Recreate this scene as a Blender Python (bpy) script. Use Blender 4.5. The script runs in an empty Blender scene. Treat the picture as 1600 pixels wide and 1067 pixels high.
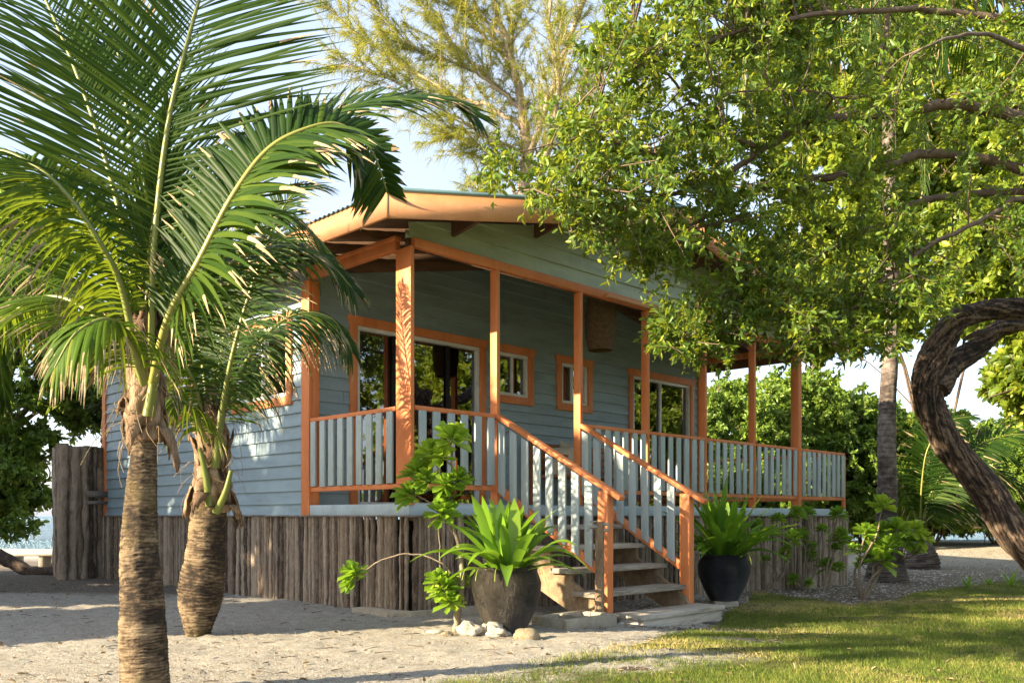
import bpy, math, random
import numpy as np
from mathutils import Vector, Matrix
R = math.radians
rng = np.random.default_rng(7)
random.seed(7)
scene = bpy.context.scene
COL = scene.collection
EYE = 0.945
F = 1395.0
HOR = 806.0
P0 = np.array([-0.98, 8.56, 0.0])
RS = math.sqrt(0.5)

def W(px, py, d):
    return np.array([(px - 800) / F * d, d, EYE + (HOR - py) / F * d])
def h2w(x, y, z=0.0):
    return np.array([P0[0] + RS * (x - y), P0[1] + RS * (x + y), z])
def w2h(X, Y):
    dx = X - P0[0]; dy = Y - P0[1]
    return RS * (dx + dy), RS * (dy - dx)
def sstep(a, b, x):
    t = np.clip((x - a) / (b - a), 0, 1)
    return t * t * (3 - 2 * t)
def zg(X, Y):
    X = np.asarray(X, float); Y = np.asarray(Y, float)
    hx, hy = w2h(X, Y)
    z = -0.0225 * np.clip(hx, 0, 9.5)
    z = z - 0.03 * sstep(0.0, 2.5, -hy) * sstep(1, 3, hx)
    z = z - .055 * np.exp(-((hx - 2.0) ** 2 / 1.6 + (hy + 2.05) ** 2 / .5))
    z = z + 0.016 * np.sin(X * 1.3 + 0.5) * np.sin(Y * 1.1) * (1 - np.exp(-np.abs(hy) * .6))
    z = z + 0.36 * sstep(19, 26, Y) * (1 - sstep(30, 36, Y)) * sstep(2, 6, X)
    z = z - 0.25 * sstep(13, 22, Y) * (1 - sstep(-7, -4, X))
    z = z - 0.9 * sstep(34, 62, Y) - 2.5 * sstep(62, 110, Y)
    return z
def G(px, py):
    d = 8.0
    for _ in range(25):
        X = (px - 800) / F * d
        z = float(zg(X, d))
        d = 0.5 * d + 0.5 * max(0.5, (EYE - z) * F / (py - HOR))
    return np.array([(px - 800) / F * d, d, float(zg((px - 800) / F * d, d))])

# ------------------------------------------------------------------ mesh builder
class MB:
    def __init__(s):
        s.V = []; s.n = 0; s.F = []; s.a = []
    def add(s, V, Fc, mat=0, var=0.5):
        V = np.asarray(V, float).reshape(-1, 3)
        Fc = np.asarray(Fc, int)
        if len(Fc) == 0: return
        s.V.append(V)
        s.F.append((Fc + s.n, np.broadcast_to(np.asarray(mat, int), (len(Fc),)).copy()))
        s.a.append(np.broadcast_to(np.asarray(var, float), (len(V),)).copy())
        s.n += len(V)
    def box(s, a, b, mat=0, var=0.5):
        x0, y0, z0 = [min(a[i], b[i]) for i in range(3)]; x1, y1, z1 = [max(a[i], b[i]) for i in range(3)]
        V = [(x0,y0,z0),(x1,y0,z0),(x1,y1,z0),(x0,y1,z0),(x0,y0,z1),(x1,y0,z1),(x1,y1,z1),(x0,y1,z1)]
        s.add(V, [(0,3,2,1),(4,5,6,7),(0,1,5,4),(1,2,6,5),(2,3,7,6),(3,0,4,7)], mat, var)
    def bar(s, p, q, w, h, side=None, mat=0, var=0.5):
        p = np.array(p, float); q = np.array(q, float)
        t = q - p; t /= np.linalg.norm(t)
        up = np.array([0, 0, 1.0]) if side is None else np.array(side, float)
        sd = np.cross(t, up); sd /= np.linalg.norm(sd); up = np.cross(sd, t)
        V = []
        for e in (p, q):
            for a, b in ((-1,-1),(1,-1),(1,1),(-1,1)):
                V.append(e + sd * a * w / 2 + up * b * h / 2)
        s.add(V, [(0,3,2,1),(4,5,6,7),(0,1,5,4),(1,2,6,5),(2,3,7,6),(3,0,4,7)], mat, var)
    def prism(s, poly, axis, a, b, mat=0, var=0.5):
        # poly: list of 2D points; axis 'y': (x,z) extruded from y=a to y=b ; 'x': (y,z)
        n = len(poly); V = []
        for e in (a, b):
            for (u, v) in poly:
                V.append((u, e, v) if axis == 'y' else ((e, u, v) if axis == 'x' else (u, v, e)))
        s.add(V, [(i, (i + 1) % n, n + (i + 1) % n, n + i) for i in range(n)], mat, var)
        s.add(V, [tuple(range(n))[::-1]], mat, var); s.add(V, [tuple(range(n, 2 * n))], mat, var)
    def tube(s, P, r, k=8, cap=True, mat=0, var=0.5, rn=0.0, ang=None, prof=None, field=None, fvar=None):
        P = np.asarray(P, float); m = len(P)
        r = np.broadcast_to(np.asarray(r, float), (m,))
        T = np.gradient(P, axis=0); T /= np.linalg.norm(T, axis=1)[:, None] + 1e-9
        ref = np.array([0, 0, 1.0]) if abs(T[0][2]) < 0.8 else np.array([1.0, 0, 0])
        N = np.cross(T[0], ref); N /= np.linalg.norm(N)
        rings = []
        th = np.linspace(0, 2 * math.pi, k, endpoint=False)
        for i in range(m):
            N = N - T[i] * np.dot(N, T[i]); N /= np.linalg.norm(N) + 1e-9
            B = np.cross(T[i], N)
            rr = r[i] * (1 + (rn * rng.normal(size=k) if rn else 0))
            if prof is not None: rr = rr * prof(i, th)
            if field is not None: rr = rr * (1 + field[i])
            rings.append(P[i] + (np.cos(th) * rr)[:, None] * N + (np.sin(th) * rr)[:, None] * B)
        V = np.concatenate(rings)
        i = np.arange(m - 1)[:, None] * k; j = np.arange(k)[None, :]; j2 = (j + 1) % k
        Q = np.stack([i + j, i + j2, i + k + j2, i + k + j], -1).reshape(-1, 4)
        s.add(V, Q, mat, var if fvar is None else np.clip(fvar, 0, 1).ravel())
        if cap:
            s.add(rings[0], [tuple(range(k))[::-1]], mat, var); s.add(rings[-1], [tuple(range(k))], mat, var)
    def build(s, name, mats, parent=None, smooth=False, loc=None, bevel=0):
        me = bpy.data.meshes.new(name)
        V = np.concatenate(s.V); 
        if loc is not None: V = V - np.asarray(loc, float)
        loops = np.concatenate([f.ravel() for f, _ in s.F])
        tot = np.concatenate([np.full(len(f), f.shape[1]) for f, _ in s.F])
        mi = np.concatenate([m for _, m in s.F])
        me.vertices.add(len(V)); me.vertices.foreach_set('co', V.astype(np.float32).ravel())
        me.loops.add(len(loops)); me.loops.foreach_set('vertex_index', loops.astype(np.int32))
        me.polygons.add(len(tot))
        st = np.concatenate([[0], np.cumsum(tot)[:-1]])
        me.polygons.foreach_set('loop_start', st.astype(np.int32))
        me.polygons.foreach_set('loop_total', tot.astype(np.int32))
        me.polygons.foreach_set('material_index', mi.astype(np.int32))
        if smooth: me.polygons.foreach_set('use_smooth', np.ones(len(tot), bool))
        at = me.attributes.new('var', 'FLOAT', 'POINT')
        at.data.foreach_set('value', np.concatenate(s.a).astype(np.float32))
        me.update(calc_edges=True)
        if not isinstance(mats, (list, tuple)): mats = [mats]
        for m in mats: me.materials.append(m)
        o = bpy.data.objects.new(name, me); COL.objects.link(o)
        if parent is not None: o.parent = parent
        if loc is not None: o.location = loc
        if bevel:
            b = o.modifiers.new('edge', 'BEVEL'); b.width = bevel; b.segments = 2; b.limit_method = 'ANGLE'
        return o

def tag(o, label, cat, group=None, kind=None):
    if label: o['label'] = label
    if cat: o['category'] = cat
    if group: o['group'] = group
    if kind: o['kind'] = kind
    return o
def empty(name, loc, label, cat, group=None, rz=0):
    o = bpy.data.objects.new(name, None); COL.objects.link(o)
    o.location = [float(v) for v in loc]; o.rotation_euler = (0, 0, rz); o.empty_display_size = .2
    return tag(o, label, cat, group)
def part(mb, name, mats, root, smooth=False, bevel=0, label=None):
    # mb holds world coordinates; root is an unrotated empty
    o = mb.build(name, mats, root, smooth, None, bevel)
    l = root
    off = Vector((0, 0, 0))
    while l is not None:
        off += l.location; l = l.parent
    me = o.data
    me.transform(Matrix.Translation(-off))
    if label: o['label'] = label
    return o

# ------------------------------------------------------------------ materials
def NT(name):
    m = bpy.data.materials.new(name); m.use_nodes = True
    nt = m.node_tree; b = nt.nodes['Principled BSDF']
    return m, nt, b
def ramp(nt, fac, stops):
    n = nt.nodes.new('ShaderNodeValToRGB')
    while len(n.color_ramp.elements) < len(stops): n.color_ramp.elements.new(0.5)
    for e, (p, c) in zip(n.color_ramp.elements, stops):
        e.position = p; e.color = (*c, 1)
    nt.links.new(fac, n.inputs[0]); return n.outputs[0]
def coords(nt, scale=(1, 1, 1)):
    tc = nt.nodes.new('ShaderNodeTexCoord'); mp = nt.nodes.new('ShaderNodeMapping')
    mp.inputs['Scale'].default_value = scale
    nt.links.new(tc.outputs['Object'], mp.inputs[0]); return mp.outputs[0]
def noise(nt, vec, scale, detail=4, rough=.6, dist=0):
    n = nt.nodes.new('ShaderNodeTexNoise'); n.inputs['Scale'].default_value = scale
    n.inputs['Detail'].default_value = detail; n.inputs['Roughness'].default_value = rough
    n.inputs['Distortion'].default_value = dist
    nt.links.new(vec, n.inputs[0]); return n.outputs[0]
def mixc(nt, f, a, b, mode='MIX'):
    n = nt.nodes.new('ShaderNodeMix'); n.data_type = 'RGBA'; n.blend_type = mode
    for k, v in ((0, f), (6, a), (7, b)):
        if isinstance(v, (int, float)): n.inputs[k].default_value = v
        elif isinstance(v, tuple): n.inputs[k].default_value = (*v, 1)
        else: nt.links.new(v, n.inputs[k])
    return n.outputs[2]
def mth(nt, op, a, b=None):
    n = nt.nodes.new('ShaderNodeMath'); n.operation = op
    for k, v in ((0, a), (1, b)):
        if v is None: continue
        if isinstance(v, (int, float)): n.inputs[k].default_value = v
        else: nt.links.new(v, n.inputs[k])
    return n.outputs[0]
def bump(nt, b, h, st=.3, dist=.01):
    n = nt.nodes.new('ShaderNodeBump'); n.inputs['Strength'].default_value = st; n.inputs['Distance'].default_value = dist
    nt.links.new(h, n.inputs['Height']); nt.links.new(n.outputs[0], b.inputs['Normal'])
def attr(nt):
    n = nt.nodes.new('ShaderNodeAttribute'); n.attribute_name = 'var'; return n.outputs['Fac']
def lerp(a, b, t): return tuple(a[i] + (b[i] - a[i]) * t for i in range(3))

def paint(name, c, dirt=.35, rough=.55, grain=(1, 1, 1), dark=None, vary=.12):
    m, nt, b = NT(name)
    v = coords(nt, grain)
    n1 = noise(nt, v, 3.0, 6, .65)
    n2 = noise(nt, v, 40.0, 3, .6)
    dk = dark or tuple(x * .72 for x in c)
    col = ramp(nt, n1, [(.3, dk), (.55, c), (.8, lerp(c, (.7, .7, .68), .10))])
    a = attr(nt)
    col = mixc(nt, mth(nt, 'MULTIPLY', a, vary), col, tuple(x * .7 for x in c))
    st_ = ramp(nt, noise(nt, coords(nt, (1, 1, .12)), 14, 4, .7), [(.5, (0, 0, 0)), (.75, (1, 1, 1))])
    col = mixc(nt, mth(nt, 'MULTIPLY', st_, .32), col, tuple(x * .62 + .02 for x in c))
    sp = ramp(nt, n2, [(.64, (0, 0, 0)), (.69, (1, 1, 1))])
    col = mixc(nt, mth(nt, 'MULTIPLY', sp, dirt), col, tuple(x * .55 + .03 for x in c))
    nt.links.new(col, b.inputs['Base Color'])
    b.inputs['Roughness'].default_value = rough
    bump(nt, b, n2, .25, .004)
    return m
def wood(name, c1, c2, c3, sc=6, grain=(1, 1, .06), rough=.85, bs=.6, bd=.01, vary=.5):
    m, nt, b = NT(name)
    v = coords(nt, grain)
    n1 = noise(nt, v, sc, 8, .7, .6); n2 = noise(nt, v, sc * 7, 4, .7, .2)
    a = attr(nt)
    f = mth(nt, 'ADD', mth(nt, 'MULTIPLY', n1, .6), mth(nt, 'MULTIPLY', n2, .4))
    f = mth(nt, 'ADD', f, mth(nt, 'MULTIPLY', mth(nt, 'SUBTRACT', a, .5), vary * .5))
    col = ramp(nt, f, [(.3, c1), (.5, c2), (.72, c3)])
    nt.links.new(col, b.inputs['Base Color']); b.inputs['Roughness'].default_value = rough
    bump(nt, b, mth(nt, 'ADD', n1, n2), bs, bd)
    return m
def leafm(name, stops, trans=(.25, .35, .03), tf=.35, rough=.42, spec=.45):
    m, nt, b = NT(name)
    a = attr(nt)
    n = noise(nt, coords(nt), 1.3, 2)
    f = mth(nt, 'ADD', mth(nt, 'MULTIPLY', a, .8), mth(nt, 'MULTIPLY', mth(nt, 'SUBTRACT', n, .4), .5))
    col = ramp(nt, f, stops)
    nt.links.new(col, b.inputs['Base Color']); b.inputs['Roughness'].default_value = rough
    b.inputs['Specular IOR Level'].default_value = spec
    t = nt.nodes.new('ShaderNodeBsdfTranslucent')
    tc = mixc(nt, .45, col, trans, 'MIX'); nt.links.new(tc, t.inputs[0])
    mx = nt.nodes.new('ShaderNodeMixShader'); mx.inputs[0].default_value = tf
    nt.links.new(b.outputs[0], mx.inputs[1]); nt.links.new(t.outputs[0], mx.inputs[2])
    nt.links.new(mx.outputs[0], nt.nodes['Material Output'].inputs[0])
    return m

BLUE = (.235, .335, .375)
M = {}
M['siding'] = paint('siding_paint', (.29, .385, .43), .25, .5, (.5, .5, 2.2), vary=.3)
M['gable'] = paint('gable_paint', (.46, .54, .40), .2, .5, (.5, .5, 2))
M['slat'] = paint('slat_paint', (.41, .49, .49), .3, .5, (1, 1, .3))
M['fasciab'] = paint('pale_blue_paint', (.42, .52, .56), .25, .5, (.4, 1, 1))
M['orange'] = paint('orange_paint', (.74, .245, .08), .55, .58, (1, 1, .25), dark=(.52, .15, .04), vary=.25)
M['orangel'] = paint('peach_paint', (.68, .33, .155), .45, .6, (.4, 1, 1), dark=(.56, .25, .11))
M['white'] = paint('white_frame', (.74, .75, .73), .2, .35)
M['grey'] = paint('grey_trim', (.45, .45, .43), .3, .5)
M['darkwood'] = wood('ceiling_wood', (.05, .025, .014), (.12, .062, .032), (.2, .115, .06), 5, (.15, 1, 1))
M['tread'] = wood('weathered_tread', (.2, .17, .125), (.48, .43, .34), (.68, .62, .52), 7, (.12, 1, 1), bs=1, bd=.015)
M['stringer'] = wood('stringer_wood', (.07, .045, .026), (.22, .15, .085), (.42, .32, .2), 9, (1, .25, .25))
M['log'] = wood('log_bark', (.075, .052, .036), (.34, .25, .18), (.64, .52, .39), 20, (1, 1, .42), bs=1, bd=.03, vary=.75)
M['cap'] = wood('cap_wood', (.1, .08, .07), (.2, .17, .15), (.32, .28, .25), 8, (.2, .2, 1))
M['bark'] = wood('rough_bark', (.016, .010, .006), (.085, .053, .033), (.32, .225, .15), 16, (1, 1, .5), bs=1, bd=.05, vary=1.15)
M['twig'] = wood('twig_bark', (.05, .03, .02), (.13, .09, .06), (.26, .2, .15), 8, (1, 1, 1))
M['paletwig'] = wood('pale_stem', (.10, .075, .05), (.24, .19, .13), (.4, .33, .25), 14, (1, 1, 1))
M['casbark'] = wood('casuarina_bark', (.16, .11, .07), (.36, .28, .2), (.58, .5, .4), 4, (1, 1, .3))
M['fibre'] = wood('palm_fibre', (.05, .026, .013), (.21, .125, .068), (.46, .33, .21), 30, (1, 1, .25), bs=1, bd=.015, vary=.8)
M['tan'] = wood('dry_leaf', (.2, .13, .06), (.33, .24, .13), (.48, .39, .25), 14, (1, 1, 1))
M['concrete'] = wood('concrete', (.16, .13, .09), (.3, .26, .19), (.42, .38, .3), 7, (1, 1, 1), bs=.4)
M['coral'] = wood('coral_rock', (.3, .26, .2), (.62, .57, .48), (.8, .77, .7), 12, (1, 1, 1), bs=1, bd=.03)
M['rock'] = wood('tan_rock', (.12, .09, .05), (.3, .24, .15), (.45, .38, .28), 8, (1, 1, 1), bs=1, bd=.02)
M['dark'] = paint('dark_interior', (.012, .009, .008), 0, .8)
M['curtain'] = paint('brown_curtain', (.10, .045, .03), 0, .8)
M['seat'] = wood('bench_wood', (.16, .05, .015), (.3, .11, .035), (.45, .2, .07), 5, (.2, 1, 1), rough=.5, bs=.1)
M['cushion'] = paint('cream_cushion', (.52, .47, .36), .3, .9)
M['metal'] = paint('tap_metal', (.3, .28, .22), .3, .3)
M['mat'] = paint('dark_slate', (.07, .06, .05), .4, .8)

# palm trunk with rings
def palmbark(name, c1, c2, c3, mos):
    m, nt, b = NT(name)
    v = coords(nt, (1, 1, 1)); vs = coords(nt, (1, 1, 1.6))
    n1 = noise(nt, v, 9, 6, .75, .3); n2 = noise(nt, vs, 34, 5, .75, .3); a = attr(nt)
    f = mth(nt, 'ADD', mth(nt, 'MULTIPLY', n2, .65), mth(nt, 'MULTIPLY', n1, .3))
    f = mth(nt, 'ADD', f, mth(nt, 'MULTIPLY', mth(nt, 'SUBTRACT', a, .5), .5))
    col = ramp(nt, f, [(.30, c1), (.47, c2), (.66, c3)])
    mo = ramp(nt, noise(nt, v, 2.2, 5, .7), [(.5, (0, 0, 0)), (.62, (1, 1, 1))])
    col = mixc(nt, mth(nt, 'MULTIPLY', mo, .6), col, mos)
    nt.links.new(col, b.inputs['Base Color']); b.inputs['Roughness'].default_value = .9
    bump(nt, b, mth(nt, 'ADD', n1, n2), .9, .02)
    return m
M['palm'] = palmbark('palm_bark', (.022, .013, .007), (.11, .072, .038), (.265, .195, .115), (.10, .075, .015))
M['palmgrey'] = palmbark('grey_palm_bark', (.04, .03, .024), (.12, .095, .078), (.27, .225, .19), (.10, .07, .055))

def mk_pot(name, c1, c2, rough):
    m, nt, b = NT(name)
    v = coords(nt)
    n = noise(nt, v, 5, 5, .7)
    br = nt.nodes.new('ShaderNodeTexWave'); br.inputs['Scale'].default_value = 42; br.bands_direction = 'Z'; br.inputs['Distortion'].default_value = .6
    nt.links.new(v, br.inputs[0])
    br2 = nt.nodes.new('ShaderNodeTexNoise'); br2.inputs['Scale'].default_value = 45; nt.links.new(coords(nt, (1, 1, .3)), br2.inputs[0])
    col = ramp(nt, n, [(.35, c1), (.7, c2)])
    nt.links.new(col, b.inputs['Base Color']); b.inputs['Roughness'].default_value = rough
    bump(nt, b, mth(nt, 'ADD', br.outputs[1], mth(nt, 'MULTIPLY', br2.outputs[0], 1.6)), .9, .01)
    return m
M['pot1'] = mk_pot('brown_black_glaze', (.02, .018, .016), (.085, .072, .06), .24)
M['pot2'] = mk_pot('black_glaze', (.012, .013, .015), (.05, .053, .058), .3)
m, nt, b = NT('wicker'); v = coords(nt)
wv = nt.nodes.new('ShaderNodeTexWave'); wv.bands_direction = 'Z'; wv.inputs['Scale'].default_value = 22; wv.inputs['Distortion'].default_value = 2; nt.links.new(v, wv.inputs[0])
n = noise(nt, v, 30, 4); f = mth(nt, 'ADD', mth(nt, 'MULTIPLY', wv.outputs[1], .6), mth(nt, 'MULTIPLY', n, .5))
nt.links.new(ramp(nt, f, [(.25, (.03, .015, .007)), (.55, (.17, .1, .045)), (.85, (.36, .25, .12))]), b.inputs['Base Color'])
b.inputs['Roughness'].default_value = .7; bump(nt, b, f, 1, .02); M['wicker'] = m

M['leafA'] = leafm('buttonwood_leaf', [(.0, (.035, .075, .015)), (.35, (.075, .155, .022)), (.6, (.17, .27, .028)), (.85, (.40, .42, .04)), (1, (.55, .42, .05))], (.65, .66, .03), .42)
M['leafB'] = leafm('backdrop_leaf', [(.0, (.07, .13, .02)), (.4, (.18, .27, .03)), (.7, (.36, .42, .05)), (1, (.58, .49, .07))], (.72, .76, .07), .48)
M['leafD'] = leafm('dark_leaf', [(.0, (.02, .045, .012)), (.5, (.05, .095, .016)), (.8, (.14, .2, .02)), (1, (.25, .25, .04))], (.3, .4, .04), .3)
M['leafM'] = leafm('mangrove_leaf', [(.0, (.085, .16, .028)), (.5, (.20, .31, .045)), (.8, (.31, .42, .05)), (1, (.4, .36, .05))], (.4, .5, .06), .35)
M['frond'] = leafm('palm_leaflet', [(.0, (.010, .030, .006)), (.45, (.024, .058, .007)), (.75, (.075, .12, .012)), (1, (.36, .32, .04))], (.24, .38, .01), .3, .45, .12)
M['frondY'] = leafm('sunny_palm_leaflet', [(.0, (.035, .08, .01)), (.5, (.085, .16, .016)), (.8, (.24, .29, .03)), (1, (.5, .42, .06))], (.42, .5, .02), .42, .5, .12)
M['rachis'] = leafm('palm_rachis', [(0, (.09, .13, .025)), (.5, (.19, .21, .04)), (1, (.42, .33, .07))], (.4, .4, .1), .05)
M['strap'] = leafm('strap_leaf', [(.0, (.06, .15, .015)), (.5, (.18, .33, .025)), (1, (.48, .58, .05))], (.35, .62, .04), .35, .3, .5)
M['scae'] = leafm('fleshy_leaf', [(.0, (.08, .17, .02)), (.5, (.20, .34, .03)), (.8, (.42, .54, .05)), (1, (.5, .48, .04))], (.45, .7, .05), .38, .3, .5)
M['needle'] = leafm('casuarina_needle', [(.0, (.07, .11, .022)), (.45, (.20, .23, .04)), (.8, (.44, .40, .065)), (1, (.5, .33, .08))], (.65, .62, .06), .45, .6, .2)
M['blade'] = leafm('grass_blade', [(.0, (.055, .10, .012)), (.38, (.115, .175, .025)), (.6, (.27, .29, .06)), (.8, (.48, .40, .15)), (1, (.60, .47, .25))], (.55, .55, .12), .38, .6, .2)

def glass(name, tint=(.02, .02, .02)):
    m = bpy.data.materials.new(name); m.use_nodes = True; nt = m.node_tree
    for n in list(nt.nodes):
        if n.type != 'OUTPUT_MATERIAL': nt.nodes.remove(n)
    g = nt.nodes.new('ShaderNodeBsdfGlossy'); g.inputs['Roughness'].default_value = .015; g.inputs['Color'].default_value = (.95, .95, .95, 1)
    t = nt.nodes.new('ShaderNodeBsdfTransparent'); t.inputs[0].default_value = (.3, .3, .3, 1)
    f = nt.nodes.new('ShaderNodeFresnel'); f.inputs[0].default_value = 2.1
    bp = nt.nodes.new('ShaderNodeBump'); bp.inputs['Strength'].default_value = .15; bp.inputs['Distance'].default_value = .002
    n = nt.nodes.new('ShaderNodeTexNoise'); n.inputs['Scale'].default_value = 1.2
    nt.links.new(n.outputs[0], bp.inputs['Height']); nt.links.new(bp.outputs[0], g.inputs['Normal'])
    mx = nt.nodes.new('ShaderNodeMixShader')
    fm = mth(nt, 'MINIMUM', mth(nt, 'MULTIPLY', f.outputs[0], 1.7), .8)
    nt.links.new(fm, mx.inputs[0]); nt.links.new(t.outputs[0], mx.inputs[1]); nt.links.new(g.outputs[0], mx.inputs[2])
    nt.links.new(mx.outputs[0], nt.nodes['Material Output'].inputs[0]); return m
M['glass'] = glass('window_glass')
m, nt, b = NT('roof_metal'); v = coords(nt)
nt.links.new(ramp(nt, noise(nt, v, 2, 5), [(.3, (.12, .2, .2)), (.7, (.2, .33, .34))]), b.inputs['Base Color'])
b.inputs['Metallic'].default_value = .35; b.inputs['Roughness'].default_value = .4; M['roof'] = m

# ------------------------------------------------------------------ camera, sky, sun
cam = bpy.data.cameras.new('camera'); co = bpy.data.objects.new('camera', cam); COL.objects.link(co)
co.location = (0, 0, EYE); co.rotation_euler = (R(90), 0, 0)
cam.sensor_width = 36; cam.lens = F / 1600 * 36; cam.shift_y = (HOR - 533.5) / 1600
cam.clip_end = 20000; cam.clip_start = .05
scene.camera = co
SUN_TRAVEL = R(66)     # from +Y towards +X, direction the light travels
ELEV = R(20)
d = Vector((math.sin(SUN_TRAVEL) * math.cos(ELEV), math.cos(SUN_TRAVEL) * math.cos(ELEV), -math.sin(ELEV)))
sl = bpy.data.lights.new('sun', 'SUN'); sl.energy = 4.9; sl.angle = R(.55); sl.color = (1, .82, .56)
so = bpy.data.objects.new('sun', sl); COL.objects.link(so); so.rotation_euler = d.to_track_quat('-Z', 'Y').to_euler()
w = bpy.data.worlds.new('World'); scene.world = w; w.use_nodes = True
nt = w.node_tree; bg = nt.nodes['Background']
sky = nt.nodes.new('ShaderNodeTexSky'); sky.sky_type = 'NISHITA'; sky.sun_disc = False
sky.sun_elevation = ELEV; sky.sun_rotation = math.pi + SUN_TRAVEL
sky.air_density = 1.0; sky.dust_density = 1.6; sky.ozone_density = 1.2
tcw = nt.nodes.new('ShaderNodeTexCoord'); mpw = nt.nodes.new('ShaderNodeMapping'); mpw.inputs['Scale'].default_value = (1, 1, 3.2)
nt.links.new(tcw.outputs['Generated'], mpw.inputs[0])
cn = noise(nt, mpw.outputs[0], 2.1, 7, .55, .4)
cl = ramp(nt, cn, [(.36, (.30, .30, .30)), (.72, (.85, .85, .85))])
nt.links.new(mixc(nt, cl, sky.outputs[0], (2.15, 2.3, 2.8)), bg.inputs[0]); bg.inputs[1].default_value = .13
scene.view_settings.view_transform = 'Standard'; scene.view_settings.look = 'None'
scene.view_settings.gamma = 1; scene.view_settings.exposure = 1.95
scene.cycles.max_bounces = 8; scene.cycles.transparent_max_bounces = 12
scene.cycles.use_denoising = True

# ------------------------------------------------------------------ ground
GR = [(600, 1100), (700, 1066), (800, 1052), (880, 1034), (1000, 1005), (1090, 985), (1130, 962), (1168, 940), (1180, 924), (1250, 932), (1330, 946), (1400, 938), (1450, 922), (1540, 912), (1600, 905), (1750, 895)]
GW = np.array([G(*p)[:2] for p in GR])
def grass_far(X):
    return np.interp(X, *GWs)
# express boundary as polar: depth as function of px angle
ang = np.array([(p[0] - 800) / F for p in GR]); dep = GW[:, 1]
def lawn(X, Y):
    u = X / np.maximum(Y, .1)
    lim = np.interp(u, ang, dep, left=0, right=dep[-1])
    nz = .45 * np.sin(X * 2.1 + Y * .7) * np.sin(Y * 1.9 - X * .8) + .25 * np.sin(X * 5.3) * np.sin(Y * 4.7 + X)
    m = sstep(-.35, .45, lim - Y + nz * .45)
    m = m * sstep(-.9, .3, X + .1 + .3 * np.sin(Y * 3))
    for (px, py, r, s) in ((1105, 985, .55, .9), (960, 1040, .5, .75), (1180, 1000, .3, .6), (820, 1062, .4, .6), (1010, 1020, .35, .7), (1130, 1025, .4, .6), (1270, 985, .25, .4)):
        g = G(px, py)
        m = m * (1 - s * np.exp(-((X - g[0]) ** 2 / (r * r * 1.8) + (Y - g[1]) ** 2 / (r * r * .5))))
    return m
def soil(X, Y):
    m = 0 * X
    for (px, py, r) in ((1105, 984, .42), (1060, 975, .3), (970, 1045, .2), (1200, 1003, .2)):
        g = G(px, py); m = np.maximum(m, np.exp(-((X - g[0]) ** 2 / (r * r * 2.2) + (Y - g[1]) ** 2 / (r * r * .35))))
    return m * (.62 + .38 * np.sin(X * 11 + 2 * np.sin(Y * 7)) * np.sin(Y * 17 + 2 * np.sin(X * 6)))
def grid_axis(a, b, lo, hi, step, grow):
    xs = list(np.arange(lo, hi + step * .5, step)); s = step; x = hi
    while x < b: s *= grow; x += s; xs.append(x)
    s = step; x = lo; pre = []
    while x > a: s *= grow; x -= s; pre.append(x)
    return np.array(pre[::-1] + xs)
gx = grid_axis(-4000, 4000, -9, 10, .06, 1.12); gy = grid_axis(-400, 6000, 3.5, 15, .06, 1.12)
XX, YY = np.meshgrid(gx, gy)
ZZ = zg(XX, YY)
rr = rng.normal(size=XX.shape)
near = (XX > -9) & (XX < 10) & (YY > 3.5) & (YY < 15)
ZZ = ZZ + near * rr * .006
for kx, ky, am in ((7.3, 5.1, .004), (-4.1, 8.7, .004), (11.7, -9.3, .003), (17.1, 13.9, .0025)): ZZ = ZZ + near * am * np.sin(XX * kx + 1.3 * np.sin(YY * 2.1)) * np.sin(YY * ky + 1.1 * np.sin(XX * 1.7))
mb = MB(); nx = len(gx); ny = len(gy)
idx = np.arange(nx * ny).reshape(ny, nx)
Q = np.stack([idx[:-1, :-1], idx[:-1, 1:], idx[1:, 1:], idx[1:, :-1]], -1).reshape(-1, 4)
mb.add(np.stack([XX, YY, ZZ], -1), Q, 0, (lawn(XX, YY) * (1 - .9 * sstep(.3, .6, soil(XX, YY))) - 1.0 * sstep(.3, .6, soil(XX, YY))).ravel())
m, nt, b = NT('ground'); v = coords(nt)
a = attr(nt)
nL = noise(nt, v, .55, 5, .6); nM = noise(nt, v, 6, 6, .7); nF = noise(nt, v, 85, 5, .9); nG = noise(nt, v, 9, 6, .9)
sand = ramp(nt, mth(nt, 'ADD', mth(nt, 'MULTIPLY', nF, .6), mth(nt, 'MULTIPLY', nG, .4)), [(.36, (.19, .16, .12)), (.45, (.47, .435, .36)), (.55, (.65, .62, .535)), (.66, (.84, .81, .73))])
sand = mixc(nt, mth(nt, 'MULTIPLY', ramp(nt, nM, [(.5, (0, 0, 0)), (.66, (1, 1, 1))]), .35), sand, (.26, .2, .13))
dirt = ramp(nt, nF, [(.32, (.04, .028, .018)), (.5, (.14, .10, .065)), (.68, (.36, .29, .21))])
sep = nt.nodes.new('ShaderNodeSeparateXYZ'); nt.links.new(v, sep.inputs[0])
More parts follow.
